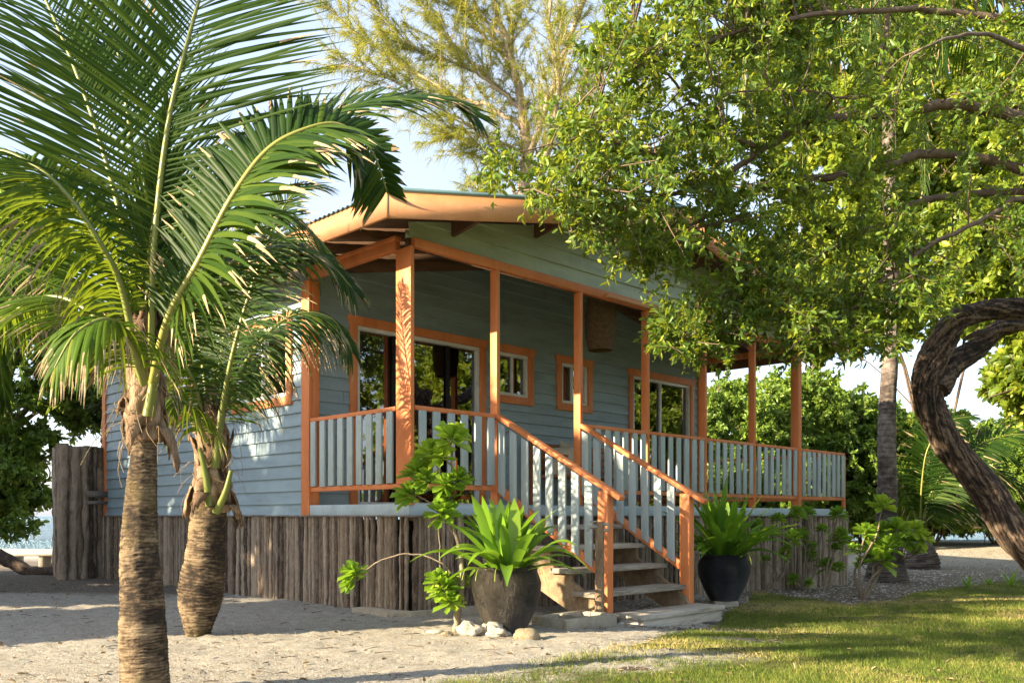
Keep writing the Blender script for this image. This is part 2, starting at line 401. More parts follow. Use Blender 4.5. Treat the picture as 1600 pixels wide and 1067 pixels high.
# dirt where under right side shrubs / left far edge
dm = mth(nt, 'ADD', mth(nt, 'MULTIPLY', mth(nt, 'SUBTRACT', nL, .5), 2.2), mth(nt, 'MULTIPLY', mth(nt, 'SUBTRACT', sep.outputs[0], 1.0), .35))
dm = ramp(nt, dm, [(.0, (0, 0, 0)), (.7, (1, 1, 1))])
dl = ramp(nt, mth(nt, 'ADD', mth(nt, 'MULTIPLY', mth(nt, 'SUBTRACT', nL, .5), .6), mth(nt, 'MULTIPLY', mth(nt, 'SUBTRACT', mth(nt, 'SUBTRACT', sep.outputs[1], 10.6), 0), mth(nt, 'LESS_THAN', sep.outputs[0], -2.5))), [(.0, (0, 0, 0)), (.5, (1, 1, 1))])
dl2 = ramp(nt, mth(nt, 'MULTIPLY', mth(nt, 'SUBTRACT', sep.outputs[1], 24), .1), [(0, (1, 1, 1)), (.4, (0, 0, 0))])
far = ramp(nt, mth(nt, 'MULTIPLY', mth(nt, 'SUBTRACT', sep.outputs[1], 17.5), .2), [(0, (1, 1, 1)), (.8, (0, 0, 0))])
base = mixc(nt, mth(nt, 'MULTIPLY', mth(nt, 'MULTIPLY', dm, far), .8), sand, dirt)
base = mixc(nt, mth(nt, 'MULTIPLY', mth(nt, 'MULTIPLY', dl, dl2), .75), base, dirt)
gcol = ramp(nt, nG, [(.3, (.06, .06, .02)), (.5, (.13, .135, .04)), (.7, (.32, .26, .13))])
so_m = ramp(nt, mth(nt, 'MULTIPLY', a, -1.0), [(.15, (0, 0, 0)), (.7, (1, 1, 1))]); base = mixc(nt, so_m, base, mixc(nt, .5, dirt, (.07, .05, .035)))
gf = ramp(nt, mth(nt, 'ADD', a, mth(nt, 'MULTIPLY', mth(nt, 'SUBTRACT', nM, .5), .9)), [(.25, (0, 0, 0)), (.6, (1, 1, 1))])
nt.links.new(mixc(nt, gf, base, gcol), b.inputs['Base Color']); b.inputs['Roughness'].default_value = .95
b.inputs['Specular IOR Level'].default_value = .15
bump(nt, b, mth(nt, 'ADD', nF, nG), 1, .03)
g_o = mb.build('ground', m, smooth=True); tag(g_o, 'pale coral sand yard with a lawn at the right', 'ground', kind='structure')
# sea
mb = MB(); mb.box((-5000, 60, -3), (5000, 7000, -.62))
m, nt, b = NT('sea_water'); v = coords(nt, (1, 3, 1))
b.inputs['Base Color'].default_value = (.06, .2, .27, 1); b.inputs['Roughness'].default_value = .25
n = noise(nt, v, .7, 6, .7); bump(nt, b, n, 1, .6)
nt.links.new(ramp(nt, noise(nt, coords(nt, (1, 6, 1)), .12, 5), [(.45, (.06, .13, .19)), (.62, (.13, .22, .29)), (.7, (.5, .55, .6))]), b.inputs['Base Color'])
tag(mb.build('sea_water', m), 'blue sea beyond the beach', 'sea', kind='structure')

# ------------------------------------------------------------------ house
house = empty('beach_house', P0, 'blue clapboard beach house with orange trim and gabled porch on a log skirting', 'house', rz=R(45))
def hp(mb, name, mats, bevel=0, smooth=False, parent=None):
    return mb.build(name, mats, parent or house, smooth, None, bevel)
SL = .21; XR = 7.73; XM = XR / 2; HL = 7.57
def zroof(x):        # top of roof deck
    return 3.775 + SL * (XM + .6) - SL * abs(x - XM)
def clip(poly, fn):
    out = []
    for i in range(len(poly)):
        a, b_ = poly[i], poly[(i + 1) % len(poly)]
        fa, fb = fn(a), fn(b_)
        if fa >= 0: out.append(a)
        if (fa > 0) != (fb > 0) and fa != fb:
            t = fa / (fa - fb); out.append((a[0] + (b_[0] - a[0]) * t, a[1] + (b_[1] - a[1]) * t))
    return out
def siding(to3, L, z0, ztop_fns, openings, pitch=.145, lip=.022, s0=0.0, joints=()):
    """to3(s, z, off) -> xyz; ztop_fns: list of half-plane fns f(s,z)>=0; openings (s0,s1,z0,z1)"""
    mb = MB(); z = z0; row = 0
    while z < 6:
        za, zb = z, z + pitch; jx = s0 + ((row * 1.37 + 1.1) % 1.0) * (L - s0) if row % 3 else -9
        cuts = sorted(set([s0, L] + [v for o in openings for v in o[:2] if s0 < v < L]))
        for sa, sb in zip(cuts[:-1], cuts[1:]):
            segs = [(za, zb)]
            for o in openings:
                if o[0] <= (sa + sb) / 2 <= o[1]:
                    ns = []
                    for (p, q) in segs:
                        if o[3] <= p or o[2] >= q: ns.append((p, q)); continue
                        if o[2] > p: ns.append((p, o[2]))
                        if o[3] < q: ns.append((o[3], q))
                    segs = ns
            segs = [(a2_, b2_, p, q) for (p, q) in segs for (a2_, b2_) in (((sa, jx - .002), (jx + .002, sb)) if sa + .1 < jx < sb - .1 else ((sa, sb),))]
            for (ga, gb, p, q) in segs:
                poly = [(ga, p), (gb, p), (gb, q), (ga, q)]
                for fn in ztop_fns: poly = clip(poly, fn) if poly else poly
                if len(poly) < 3: continue
                off = lambda zz: lip * (1 - (zz - za) / pitch) + .004
                vv = rng.uniform(0, 1)
                mb.add([to3(s_, z_, off(z_)) for s_, z_ in poly], [tuple(range(len(poly)))], 0, vv)
                if abs(p - za) < 1e-6:
                    bt = [pt for pt in poly if abs(pt[1] - p) < 1e-6]
                    if len(bt) >= 2:
                        a_, b_ = min(bt), max(bt)
                        mb.add([to3(a_[0], p, 0), to3(b_[0], p, 0), to3(b_[0], p, off(p)), to3(a_[0], p, off(p))], [(0, 1, 2, 3)], 0, vv)
        z += pitch; row += 1
        if z > 4.9: break
    return mb
# openings (outer trim extents) in wall coordinates
DOOR1 = (.54, 2.67, 1.06, 3.24); W1 = (2.80, 3.58, 2.46, 3.24); W2 = (4.06, 4.84, 2.46, 3.24); DOOR2 = (5.73, 7.51, 1.06, 3.24)
WY = 1.8
tw = .1
def inner(o, door=False): return (o[0] + tw, o[1] - tw, o[2] + (0 if door else tw), o[3] - tw)
ops = [inner(DOOR1, 1), inner(W1), inner(W2), inner(DOOR2, 1)]
half = [lambda p: zroof(0) - .13 + SL * p[0] - p[1] - .0, lambda p: zroof(XR) - .13 + SL * (XR - p[0]) - p[1]]
mbw = siding(lambda s, z, o: (s, WY - o, z), XR, 1.06, half, ops)
hp(mbw, 'porch_wall', M['siding'])
LW1 = (2.08, 3.46, 2.2, 3.24); LW2 = (4.56, 5.8, 2.2, 3.24)
opl = [inner(LW1), inner(LW2)]
mbl = siding(lambda s, z, o: (-o, s, z), HL, .935, [lambda p: zroof(0) - .13 - p[1]], opl, s0=WY)
hp(mbl, 'side_wall', M['siding'])
# back and right walls (plain boards)
mb = siding(lambda s, z, o: (XR + o, s, z), HL, .935, [lambda p: zroof(0) - .13 - p[1]], [], s0=WY)
hp(mb, 'side_wall', M['siding'])
mb = siding(lambda s, z, o: (s, HL + o, z), XR, .935, half, [])
hp(mb, 'back_wall', M['siding'])
# gable over the porch beam
mb = siding(lambda s, z, o: (s, .03 - o, z), XR, 3.62, half, [], pitch=.17)
mb.box((0, .05, 3.62), (XR, .07, 3.7))
hp(mb, 'gable', M['gable'])
mb = MB()   # backing behind gable so that it is solid
mb.prism([(0, 3.53), (XR, 3.53), (XR, 3.62), (XM, zroof(XM) - .14), (0, 3.62)], 'y', .045, .075, 0)
hp(mb, 'gable_backing', M['darkwood'])
# inner shell
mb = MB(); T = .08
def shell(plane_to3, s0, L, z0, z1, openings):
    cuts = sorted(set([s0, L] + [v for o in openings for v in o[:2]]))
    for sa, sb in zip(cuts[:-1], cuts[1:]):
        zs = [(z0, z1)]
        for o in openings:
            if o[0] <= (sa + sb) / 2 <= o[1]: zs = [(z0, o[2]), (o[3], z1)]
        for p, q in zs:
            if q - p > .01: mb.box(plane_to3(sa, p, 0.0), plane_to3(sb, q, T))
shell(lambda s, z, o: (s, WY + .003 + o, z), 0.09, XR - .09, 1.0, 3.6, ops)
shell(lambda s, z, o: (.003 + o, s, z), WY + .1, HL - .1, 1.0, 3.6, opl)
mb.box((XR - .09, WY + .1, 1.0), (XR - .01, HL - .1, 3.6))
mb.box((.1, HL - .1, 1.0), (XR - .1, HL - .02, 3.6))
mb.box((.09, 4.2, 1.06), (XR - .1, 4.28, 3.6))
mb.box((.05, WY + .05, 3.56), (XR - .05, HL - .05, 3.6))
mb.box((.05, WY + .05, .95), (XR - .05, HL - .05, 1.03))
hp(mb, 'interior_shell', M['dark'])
# roof
OH, OF, OB = .6, .44, 1.05
def strip(y0, y1, zo, x0, x1, mb, th, mat=0):
    poly = [(x0, zroof(x0) + zo), (XM, zroof(XM) + zo), (x1, zroof(x1) + zo), (x1, zroof(x1) + zo - th), (XM, zroof(XM) + zo - th), (x0, zroof(x0) + zo - th)]
    n = 6; V = [(u, e, v) for e in (y0, y1) for (u, v) in poly]
    mb.add(V, [(0, 1, 4, 5), (1, 2, 3, 4), (7, 6, 11, 10), (8, 7, 10, 9), (0, 6, 7, 1), (1, 7, 8, 2), (4, 10, 11, 5), (3, 9, 10, 4), (0, 5, 11, 6), (2, 8, 9, 3)], mat)
mb = MB()
strip(-OF + .03, HL + OB - .03, -.045, -OH + .03, XR + OH - .03, mb, .03)
for y in np.arange(.55, HL + OB, .61):
    for sx in (0, 1):
        xa, xb = ((-OH + .04, XM) if sx == 0 else (XM, XR + OH - .04))
        if WY - .1 < y < HL + .1:
            # only the overhang piece outside the walls
            xa, xb = ((-OH + .04, -.03) if sx == 0 else (XR + .03, XR + OH - .04))
        mb.bar((xa, y, zroof(xa) - .13), (xb, y, zroof(xb) - .13), .045, .1)
rf = MB()
def corr(x0, x1, n=2):
    ys = np.arange(-OF - .05, HL + OB + .05, .019)
    zz = .012 * np.sin(ys * 2 * math.pi / .076)
    V = []; 
    for x in (x0, x1):
        for y, z_ in zip(ys, zz): V.append((x, y, zroof(x) + .012 + z_))
    for x in (x0, x1):
        for y, z_ in zip(ys, zz): V.append((x, y, zroof(x) + .008 + z_))
    k = len(ys)
    i = np.arange(k - 1)
    rf.add(V, np.stack([i, i + 1, k + i + 1, k + i], -1)); rf.add(V, np.stack([2 * k + i, 3 * k + i, 3 * k + i + 1, 2 * k + i + 1], -1))
corr(-OH - .05, XM); corr(XM, XR + OH + .05)
for sg in (-1, 1):
    rf.bar((XM + sg * .0, -OF - .06, zroof(XM) + .03), (XM, HL + OB + .06, zroof(XM) + .03), .3, .012)
roof = hp(rf, 'roof', M['roof'])
hp(mb, 'rafters', M['darkwood'], parent=roof)
FD = .225
mb = MB(); strip(-OF - .07, -OF - .035, .035, -OH - .05, XR + OH + .05, mb, .03); hp(mb, 'roof_edge', M['roof'], parent=roof)
def rake(y, mat, name):
    mb = MB()
    for xa, xb in ((-OH, XM - .001), (XM + .001, XR + OH)):
        V = [(xa, y, zroof(xa)), (xb, y, zroof(xb)), (xb, y, zroof(xb) - FD), (xa, y, zroof(xa) - FD)]
        V2 = [(p[0], p[1] + .03, p[2]) for p in V]
        mb.add(V + V2, [(0, 3, 2, 1), (4, 5, 6, 7), (0, 1, 5, 4), (3, 7, 6, 2), (0, 4, 7, 3), (1, 2, 6, 5)])
    hp(mb, name, mat, parent=roof)
rake(-OF - .03, M['orangel'], 'rake_board'); rake(HL + OB, M['grey'], 'rake_board')
mb = MB(); mb.box((-OH - .03, -OF - .03, zroof(-OH) - FD), (-OH, HL + OB + .03, zroof(-OH) - .012)); 
hp(mb, 'eave_board', M['orangel'], parent=roof)
mb = MB(); mb.box((XR + OH, -OF - .03, zroof(-OH) - FD), (XR + OH + .03, HL + OB + .03, zroof(-OH) - .012)); 
hp(mb, 'eave_board', M['orangel'], parent=roof)
for x in (.55, 1.75, 2.95, 4.8, 6.0):   # lookout brackets under the rake
    mb = MB(); zt = zroof(x) - .075
    mb.prism([(-OF, zt), (.0, zt), (.0, zt - .2), (-OF, zt - .13)], 'x', x - .022, x + .022); hp(mb, 'lookout', M['darkwood'], parent=roof)
mb = MB()  # brown board at top of the porch wall and right end
for xa, xb in ((0.06, XM), (XM, XR - .06)):
    V = [(xa, WY - .05, zroof(xa) - .3), (xb, WY - .05, zroof(xb) - .3), (xb, WY - .05, zroof(xb) - .085), (xa, WY - .05, zroof(xa) - .085)]
    V2 = [(p[0], p[1] + .02, p[2]) for p in V]
    mb.add(V + V2, [(0, 1, 2, 3), (4, 7, 6, 5), (0, 4, 5, 1), (2, 6, 7, 3), (0, 3, 7, 4), (1, 5, 6, 2)])
hp(mb, 'wall_plate', M['darkwood'])
# beams
mb = MB(); mb.box((.036, -.035, 3.525), (XR - .06, .028, 3.617)); hp(mb, 'porch_beam', M['orange'], .004)
mb = MB(); mb.box((-.04, .185, 3.525), (.03, WY - .061, 3.617)); mb.box((-.052, .17, 3.617), (.035, WY + .05, 3.66)); hp(mb, 'porch_beam', M['orange'], .004)
mb = MB(); mb.box((XR - .045, .14, 3.525), (XR + .02, WY + .1, 3.617)); hp(mb, 'porch_beam', M['orange'], .004)
mb = MB(); mb.box((XR + .1, .0, 3.40), (XR + .145, HL, 3.6)); hp(mb, 'porch_beam', M['darkwood'], .004)
mb = MB(); mb.box((2.9, -.1, 3.53), (5.05, -.037, 3.572)); hp(mb, 'beam_ledge', M['orangel'], .004)
# posts
def post(x0, x1, y0, y1, z0, z1, name='porch_post'):
    mb = MB(); mb.box((x0, y0, z0), (x1, y1, z1)); return hp(mb, name, M['orange'], .006)
post(-.03, .034, -.02, .18, 1.0, 3.524)
mb = MB(); mb.box((-.034, -.055, 1.05), (.012, -.021, 3.524)); hp(mb, 'post_trim', M['orange'], .004)
POSTX = [1.149, 2.485, 3.777, 5.08, 6.376]
for x in POSTX:
    post(x - .024, x + .024, -.036, .066, 1.062, 3.524)
post(XR - .055, XR + .05, -.045, .09, 1.062, 3.6)
post(9.335, 9.375, -.03, .03, 1.062, 1.962, 'rail_post')
for x in (XR,): post(x - .04, x + .04, -.04 + .0, .04, .95, 1.04)
# corner boards
mb = MB(); mb.box((-.045, WY - .1, .94), (.0, WY + .06, 3.52)); mb.box((0.001, WY - .1, 1.062), (.09, WY - .028, 3.52)); hp(mb, 'corner_board', M['orange'], .004)
mb = MB(); mb.box((-.04, HL - .08, .94), (.01, HL + .04, 3.52)); hp(mb, 'corner_board', M['orange'], .004)
mb = MB(); mb.box((XR - .08, WY - .04, 1.062), (XR + .04, WY + .02, 3.52)); hp(mb, 'corner_board', M['orange'], .004)
# deck
mb = MB()
for i in range(13):
    y = .005 + i * .139; mb.box((.0, y, 1.025), (9.36, min(y + .133, WY - .03), 1.06), 0, rng.uniform())
for i in range(12):
    x = XR + .05 + i * .139
    if x + .13 < 9.37: mb.box((x, WY, 1.025), (x + .133, HL, 1.06), 0, rng.uniform())
mb.box((.02, .05, .9), (9.3, .12, 1.02)); hp(mb, 'deck_floor', M['tread'])
mb = MB(); mb.box((-.036, -.026, .95), (9.386, .004, 1.064)); mb.box((-.036, .0045, .95), (-.004, WY - .101, 1.064)); mb.box((9.362, .0045, .95), (9.386, HL, 1.064))
hp(mb, 'deck_fascia', M['fasciab'], .003)
# --- windows & doors
def trim_front(o, door):
    x0, x1, z0, z1 = o; y = WY - .03
    f = MB()
    f.box((x0, y - .012, z0), (x0 + tw, y + .02, z1 - tw)); f.box((x1 - tw, y - .012, z0), (x1, y + .02, z1 - tw))
    f.prism([(x0, z1 - tw), (x1, z1 - tw), (x1 + .035, z1), (x0 - .035, z1)], 'y', y - .018, y + .02)
    if not door: f.box((x0 + tw, y - .012, z0), (x1 - tw, y + .02, z0 + tw))
    return f
def window(o, door, to, name, mull, curtain=()):
    # to(x0,x1,ya,yb,z0,z1)-> two corners; y measured inwards from the wall face
    x0, x1, z0, z1 = inner(o, door)
    if door: z0 = 1.064
    f = MB(); e = .045
    B = lambda a, b_, y0, y1, c, d_, mbx: mbx.box(*to(a, b_, y0, y1, c, d_))
    B(x0 + .001, x0 + e, -.02, .05, z0, z1 - e, f); B(x1 - e, x1 - .001, -.02, .05, z0, z1 - e, f); B(x0 + .001, x1 - .001, -.02, .05, z1 - e, z1 - .001, f); B(x0 + e, x1 - e, -.02, .05, z0, z0 + e, f)
    dk = MB()
    for (mx, mt) in mull:
        (f if mt == 'w' else dk).box(*to(mx - .022, mx + .022, -.002, .03, z0 + e, z1 - e))
    fr = hp(f, name + '_frame', M['white'], .003)
    if dk.n: hp(dk, 'stile', M['dark'], parent=fr)
    p = MB(); a1, a2 = to(x0 + e, x1 - e, .034, .034, z0 + e, z1 - e)
    if abs(a1[0] - a2[0]) > .01: p.add([a1, (a2[0], a1[1], a1[2]), a2, (a1[0], a1[1], a2[2])], [(0, 1, 2, 3)])
    else: p.add([a1, (a1[0], a2[1], a1[2]), a2, (a1[0], a1[1], a2[2])], [(3, 2, 1, 0)])
    hp(p, 'pane', M['glass'], parent=fr)
    for (ca, cb) in curtain:
        c = MB(); n = 24; xs = np.linspace(ca, cb, n)
        for i in range(n - 1):
            ya = .14 + .02 * math.sin(i * 1.7); yb = .14 + .02 * math.sin((i + 1) * 1.7)
            a1, _ = to(xs[i], xs[i], ya, ya, z0, z0); b1, _ = to(xs[i + 1], xs[i + 1], yb, yb, z0, z0)
            c.add([a1, b1, (b1[0], b1[1], z1), (a1[0], a1[1], z1)], [(0, 1, 2, 3)])
        hp(c, 'curtain', M['curtain'], parent=fr)
    return fr
tof = lambda a, b_, y0, y1, c, d_: ((a, WY + y0, c), (b_, WY + y1, d_))
tol = lambda a, b_, y0, y1, c, d_: ((y0, a, c), (y1, b_, d_))
for o, dr, mu, cu in ((DOOR1, 1, [(1.20, 'd'), (2.05, 'd')], [(.62, .7), (1.12, 1.4)]), (W1, 0, [(3.19, 'w')], [(2.95, 3.1)]), (W2, 0, [(4.42, 'w')], [(4.6, 4.72)]), (DOOR2, 1, [(6.6, 'w')], [(5.85, 6.5)])):
    fr = window(o, dr, tof, 'door' if dr else 'window', mu, cu)
    hp(trim_front(o, dr), 'trim', M['orange'], .003, parent=fr)
for o, mu in ((LW1, [(2.78, 'w')]), (LW2, [(5.2, 'w')])):
    fr = window(o, 0, tol, 'window', mu)
    f = MB(); y0, y1, z0, z1 = o; x = -.03
    f.box((x - .012, y0, z0), (x + .02, y0 + tw, z1 - tw)); f.box((x - .012, y1 - tw, z0), (x + .02, y1, z1 - tw)); f.box((x - .012, y0 + tw, z0), (x + .02, y1 - tw, z0 + tw))
    f.prism([(y0, z1 - tw), (y1, z1 - tw), (y1 + .035, z1), (y0 - .035, z1)], 'x', x - .018, x + .02)
    hp(f, 'trim', M['orange'], .003, parent=fr)
# --- railings
def railing(p, q, out, skip_ends=.06, slat_w=.092, pitch=.168):
    """p,q: (x,y) ends; out: outward unit vector"""
    p = np.array(p, float); q = np.array(q, float); L = np.linalg.norm(q - p); t = (q - p) / L; out = np.array(out, float)
    top = MB(); top.bar((*p, 1.988), (*q, 1.988), .075, .042); r = hp(top, 'railing', M['orange'], .004)
    bt = MB(); bt.bar((*p, 1.235), (*q, 1.235), .05, .05); hp(bt, 'bottom_rail', M['orange'], .004, parent=r)
    n = max(1, int(round((L - .04) / pitch))); pt = L / n
    for i in range(n):
        c = p + t * (pt * (i + .5)) + out * .037; c = c + t * rng.uniform(-.006, .006)
        s = MB(); dz = rng.uniform(-.006, .006)
        s.bar((*c, 1.262 + dz), (*c, 1.966), slat_w, .022, side=(*out, 0), var=rng.uniform())
        hp(s, 'baluster', M['slat'], .003, parent=r)
railing((0.0, .18), (0.0, WY - .1), (-1, 0))
xs = [.034] + POSTX + [XR]
for i in range(len(xs) - 1):
    if abs(xs[i] - 1.149) < .01: continue
    a_ = xs[i] + (.024 if i else 0); b_ = xs[i + 1] - (.024 if i < 5 else .055)
    railing((a_, 0), (b_, 0), (0, -1))
railing((XR + .05, 0), (9.335, 0), (0, -1))
railing((9.355, .03), (9.355, 3.4), (1, 0), pitch=.3)
# --- log skirting
def logs(p, q, mb, z1=.945, r0=.015, r1=.029, z0=None, jit=.005):
    p = np.array(p, float); q = np.array(q, float); L = np.linalg.norm(q - p); t = (q - p) / L; nrm = np.array([t[1], -t[0]]); s = 0
    while s < L:
        r = rng.uniform(r0, r1); s += r
        c = p + t * s + nrm * rng.normal() * .007; s += r * 1.1
        wpt = h2w(*c); zb = (float(zg(wpt[0], wpt[1])) if z0 is None else z0) - .06
        zt = z1 - rng.uniform(.0, .006) if z1 < 1 else z1 + rng.uniform(-.03, .03)
        k = 20; zz = np.linspace(zb, zt, k)
        wob = np.cumsum(rng.normal(size=(k, 2)) * r * .13, axis=0); wob -= wob.mean(0)
        lean = rng.normal() * .009
        P = np.stack([c[0] + wob[:, 0] * .5 + lean * t[0] * zz, c[1] + wob[:, 1] * .5 + lean * t[1] * zz, zz], -1)
        mb.tube(P, r * (1 + rng.normal(size=k) * .06 + .08 * np.sin(zz * rng.uniform(5, 12) + rng.uniform(0, 6))), 9, True, 0, rng.uniform(), rn=.09)
mb = MB(); logs((-.06, HL), (-.06, -.03), mb); hp(mb, 'log_skirting', M['log'], smooth=True)
mb = MB(); logs((-.02, -.065), (9.36, -.065), mb); hp(mb, 'log_skirting', M['log'], smooth=True)
mb = MB(); logs((9.37, -.03), (9.37, HL), mb, r0=.04, r1=.06); hp(mb, 'log_skirting', M['log'], smooth=True)
mb = MB()
def capstrip(p, q):
    n = 40; P = []
    for i in range(n + 1):
        f = i / n; P.append((p[0] + (q[0] - p[0]) * f + rng.normal() * .003, p[1] + (q[1] - p[1]) * f + rng.normal() * .003, .947 + rng.normal() * .0025))
    for i in range(n): mb.bar(P[i], P[i + 1], .1 + rng.normal() * .008, .016)
capstrip((-.062, HL), (-.062, -.11)); capstrip((-.1, -.075), (9.4, -.075))
hp(mb, 'skirting_cap', M['cap'])
# near-black block standing in for the shade under the deck
mb = MB(); mb.box((.05, .05, -.3), (9.25, HL - .1, .88)); hp(mb, 'underdeck_shade_block', M['dark'])
# --- staircase
stair = empty('staircase', h2w(1.8, -.9, 0), 'weathered wooden porch steps with orange handrails and grey slats', 'staircase', rz=R(45))
so_ = np.array([1.8, -.9, 0])
def sp(mb, name, mats, bevel=0, parent=None, smooth=False):
    o = mb.build(name, mats, parent or stair, smooth, None, bevel)
    if parent is None: o.data.transform(Matrix.Translation(Vector((-1.8, .9, 0))))
    else: o.data.transform(Matrix.Translation(Vector((-1.8, .9, 0))))
    return o
for i, (b_, z) in enumerate(((1.88, .045), (1.49, .238), (1.21, .445), (.93, .652), (.645, .855))):
    mb = MB(); x0, x1 = (1.19, 2.56) if i == 0 else (.97, 2.5)
    mb.box((x0, -b_, z - .048), (x1, -b_ + (.34 if i == 0 else .29), z), 0, rng.uniform())
    if i == 0: mb.box((x0 + .03, -b_ + .02, z - .2), (x1 - .03, -b_ + .06, z - .046)); mb.box((x0 + .01, -b_ + .07, z - .16), (x0 + .06, -b_ + .28, z - .046)); mb.box((x1 - .06, -b_ + .07, z - .16), (x1 - .02, -b_ + .28, z - .046))
    sp(mb, 'tread', M['tread'], .006)
for x in (1.02, 2.40):
    mb = MB()
    mb.prism([(-.38, .80), (-.05, .80), (-.05, .55), (-1.46, -.11), (-1.62, -.11), (-1.5, .12)], 'x', x, x + .045, 0)
    for b_, z in ((1.49, .193), (1.21, .40), (.93, .607), (.645, .81)):
        mb.box((x + .002, -b_ + .05, z - .19), (x + .043, -b_ + .23, z - .001))
    sp(mb, 'stringer', M['stringer'], .004)
def zh(b_): return 1.988 - .53 * b_
def zb_(b_): return 1.235 - .575 * b_
for x, be in ((1.149, 1.665), (2.485, 1.70)):
    mb = MB(); mb.bar((x, -.036, zh(.0)), (x, -be, zh(be)), .085, .045); hr = sp(mb, 'handrail', M['orange'], .005)
    mb = MB(); mb.bar((x + .0, -.036, zb_(0)), (x, -1.41, zb_(1.41)), .045, .085); sp(mb, 'bottom_rail', M['orange'], .005)
    mb = MB(); mb.box((x - .045, -1.53, .02 if x > 2 else -.08), (x + .045, -1.41, zh(1.47) - .03)); sp(mb, 'newel_post', M['orange'], .006)
    n = 8
    for i in range(n):
        b_ = .12 + i * .168; mb = MB(); hw = .046; xo = x - .034
        V = []
        for xx in (xo - .011, xo + .011):
            for bb, zz in ((b_ - hw, zb_(b_ - hw) + .0), (b_ + hw, zb_(b_ + hw) + .0), (b_ + hw, zh(b_ + hw) - .03), (b_ - hw, zh(b_ - hw) - .03)): V.append((xx, -bb, zz))
        mb.add(V, [(0, 1, 2, 3), (7, 6, 5, 4), (0, 4, 5, 1), (1, 5, 6, 2), (2, 6, 7, 3), (3, 7, 4, 0)], 0, rng.uniform())
        sp(mb, 'baluster', M['slat'], .003)

# tap post
c = w2h(*W(937, 960, 8.15)[:2])
g = W(937, 960, 8.15); g[2] = float(zg(g[0], g[1]))
tp = empty('tap_post', g, 'weathered wooden post with a metal tap beside the stair newel', 'tap post')
mb = MB(); mb.tube([g + (0, 0, z) for z in np.linspace(-.05, .93, 9)], [.045, .047, .044, .043, .044, .042, .043, .042, .041], 10, rn=.03); part(mb, 'post', M['stringer'], tp, True)
mb = MB(); h = g + (0, 0, .88)
mb.tube([h + (.03, 0, .0), h + (-.06, -.03, .0), h + (-.1, -.05, 0), h + (-.115, -.055, -.04)], [.014, .014, .016, .012], 8)
mb.tube([h + (-.06, -.03, .0), h + (-.06, -.03, .05)], .006, 6); mb.tube([h + (-.09, -.02, .05), h + (-.03, -.04, .05)], .008, 6)
mb.tube([h + (-.01, 0, -.035), h + (.075, -.02, -.03), h + (.08, -.02, .02), h + (.0, -.0, .03)], .014, 8)
part(mb, 'tap', M['metal'], tp, True)

# palisade at the back corner
pal = empty('log_palisade', h2w(-.3, HL, 0), 'tall fence of upright logs at the far left corner of the house', 'fence')
mb = MB(); mb2 = MB()
def plogs(p, q, mb, z1):
    t = MB(); logs(p, q, t, z1=z1, r0=.05, r1=.075); logs(p, q, t, z1=z1 - .02, r0=.05, r1=.07)
    for V, (f, m_), a_ in zip(t.V, t.F[::1], t.a): pass
    for Vv in t.V:
        x = Vv[:, 0].copy(); y = Vv[:, 1].copy(); Vv[:, 0] = P0[0] + RS * (x - y); Vv[:, 1] = P0[1] + RS * (x + y)
    off = mb.n
    mb.V += t.V; mb.a += t.a; mb.F += [(f + off, m_) for f, m_ in t.F]; mb.n += t.n
plogs((-.02, HL + .05), (-.66, HL - .10), mb, 2.02); plogs((-.66, HL - .04), (-.25, HL + 1.4), mb, 2.02)
part(mb, 'log', M['log'], pal, True)
mb = MB(); a_ = h2w(-.02, HL - .12, 1.28); b_ = h2w(-.36, HL - .24, 1.28); mb.bar(a_, b_, .03, .09); mb.bar(a_ - (0, 0, .13), b_ - (0, 0, .13), .03, .05); part(mb, 'plank', M['cap'], pal)

# hanging wicker lampshade
lc = W(938, 505, 11.15)
lamp = empty('wicker_lampshade', lc, 'woven wicker lampshade hanging from the porch ceiling', 'lampshade')
mb = MB(); sh = [(.30, .165), (.22, .185), (.1, .195), (-.05, .195), (-.2, .18), (-.33, .155)]
zs = np.linspace(.34, -.34, 26); pr = np.interp(-zs, [-z for z, _ in sh], [r for _, r in sh])
mb.tube([lc + (0, 0, z) for z in zs], pr * (1 + .02 * np.sin(np.arange(26) * 2.1)), 28, False, rn=.008)
mb.tube([lc + (0, 0, z) for z in zs], pr * .95, 28, False); part(mb, 'shade', M['wicker'], lamp, True)
mb = MB(); mb.tube([lc + (0, 0, .2), lc + (0, 0, .75)], .006, 6); part(mb, 'cord', M['dark'], lamp)
mb = MB(); mb.tube([lc + (math.cos(a_) * .165, math.sin(a_) * .165, .34) for a_ in np.linspace(0, 2 * math.pi, 25)], .012, 6, False); mb.bar(lc + (-.17, 0, .34), lc + (.17, 0, .34), .015, .015); part(mb, 'hoop', M['wicker'], lamp)

# bench on the porch, with cushions
bc = h2w(4.3, 1.35, 1.062)
bench = empty('bench', bc, 'orange brown wooden bench against the porch wall behind the stairs', 'bench', rz=R(45))
def bp(fn, name, mat, bevel=.004, parent=None):
    mb = MB(); fn(mb); return mb.build(name, mat, parent or bench, False, None, bevel)
bp(lambda m_: [m_.box((-.9, -.28 + i * .11, .40), (.9, -.185 + i * .11, .435)) for i in range(5)], 'seat', M['seat'])
bp(lambda m_: [m_.box((-.9, .27, .5 + i * .1), (.9, .295, .58 + i * .1)) for i in range(4)], 'backrest', M['seat'])
for x in (-.85, .85):
    for y, z in ((-.25, .66), (.3, .9)): bp(lambda m_: m_.box((x - .03, y - .03, 0), (x + .03, y + .03, z)) if z < .7 else m_.box((x - .03, y - .03 + .03, 0), (x + .03, y + .03 + .03, z)), 'leg', M['seat'])
    bp(lambda m_: m_.box((x - .04, -.3, .661), (x + .04, .29, .69)), 'armrest', M['seat'])
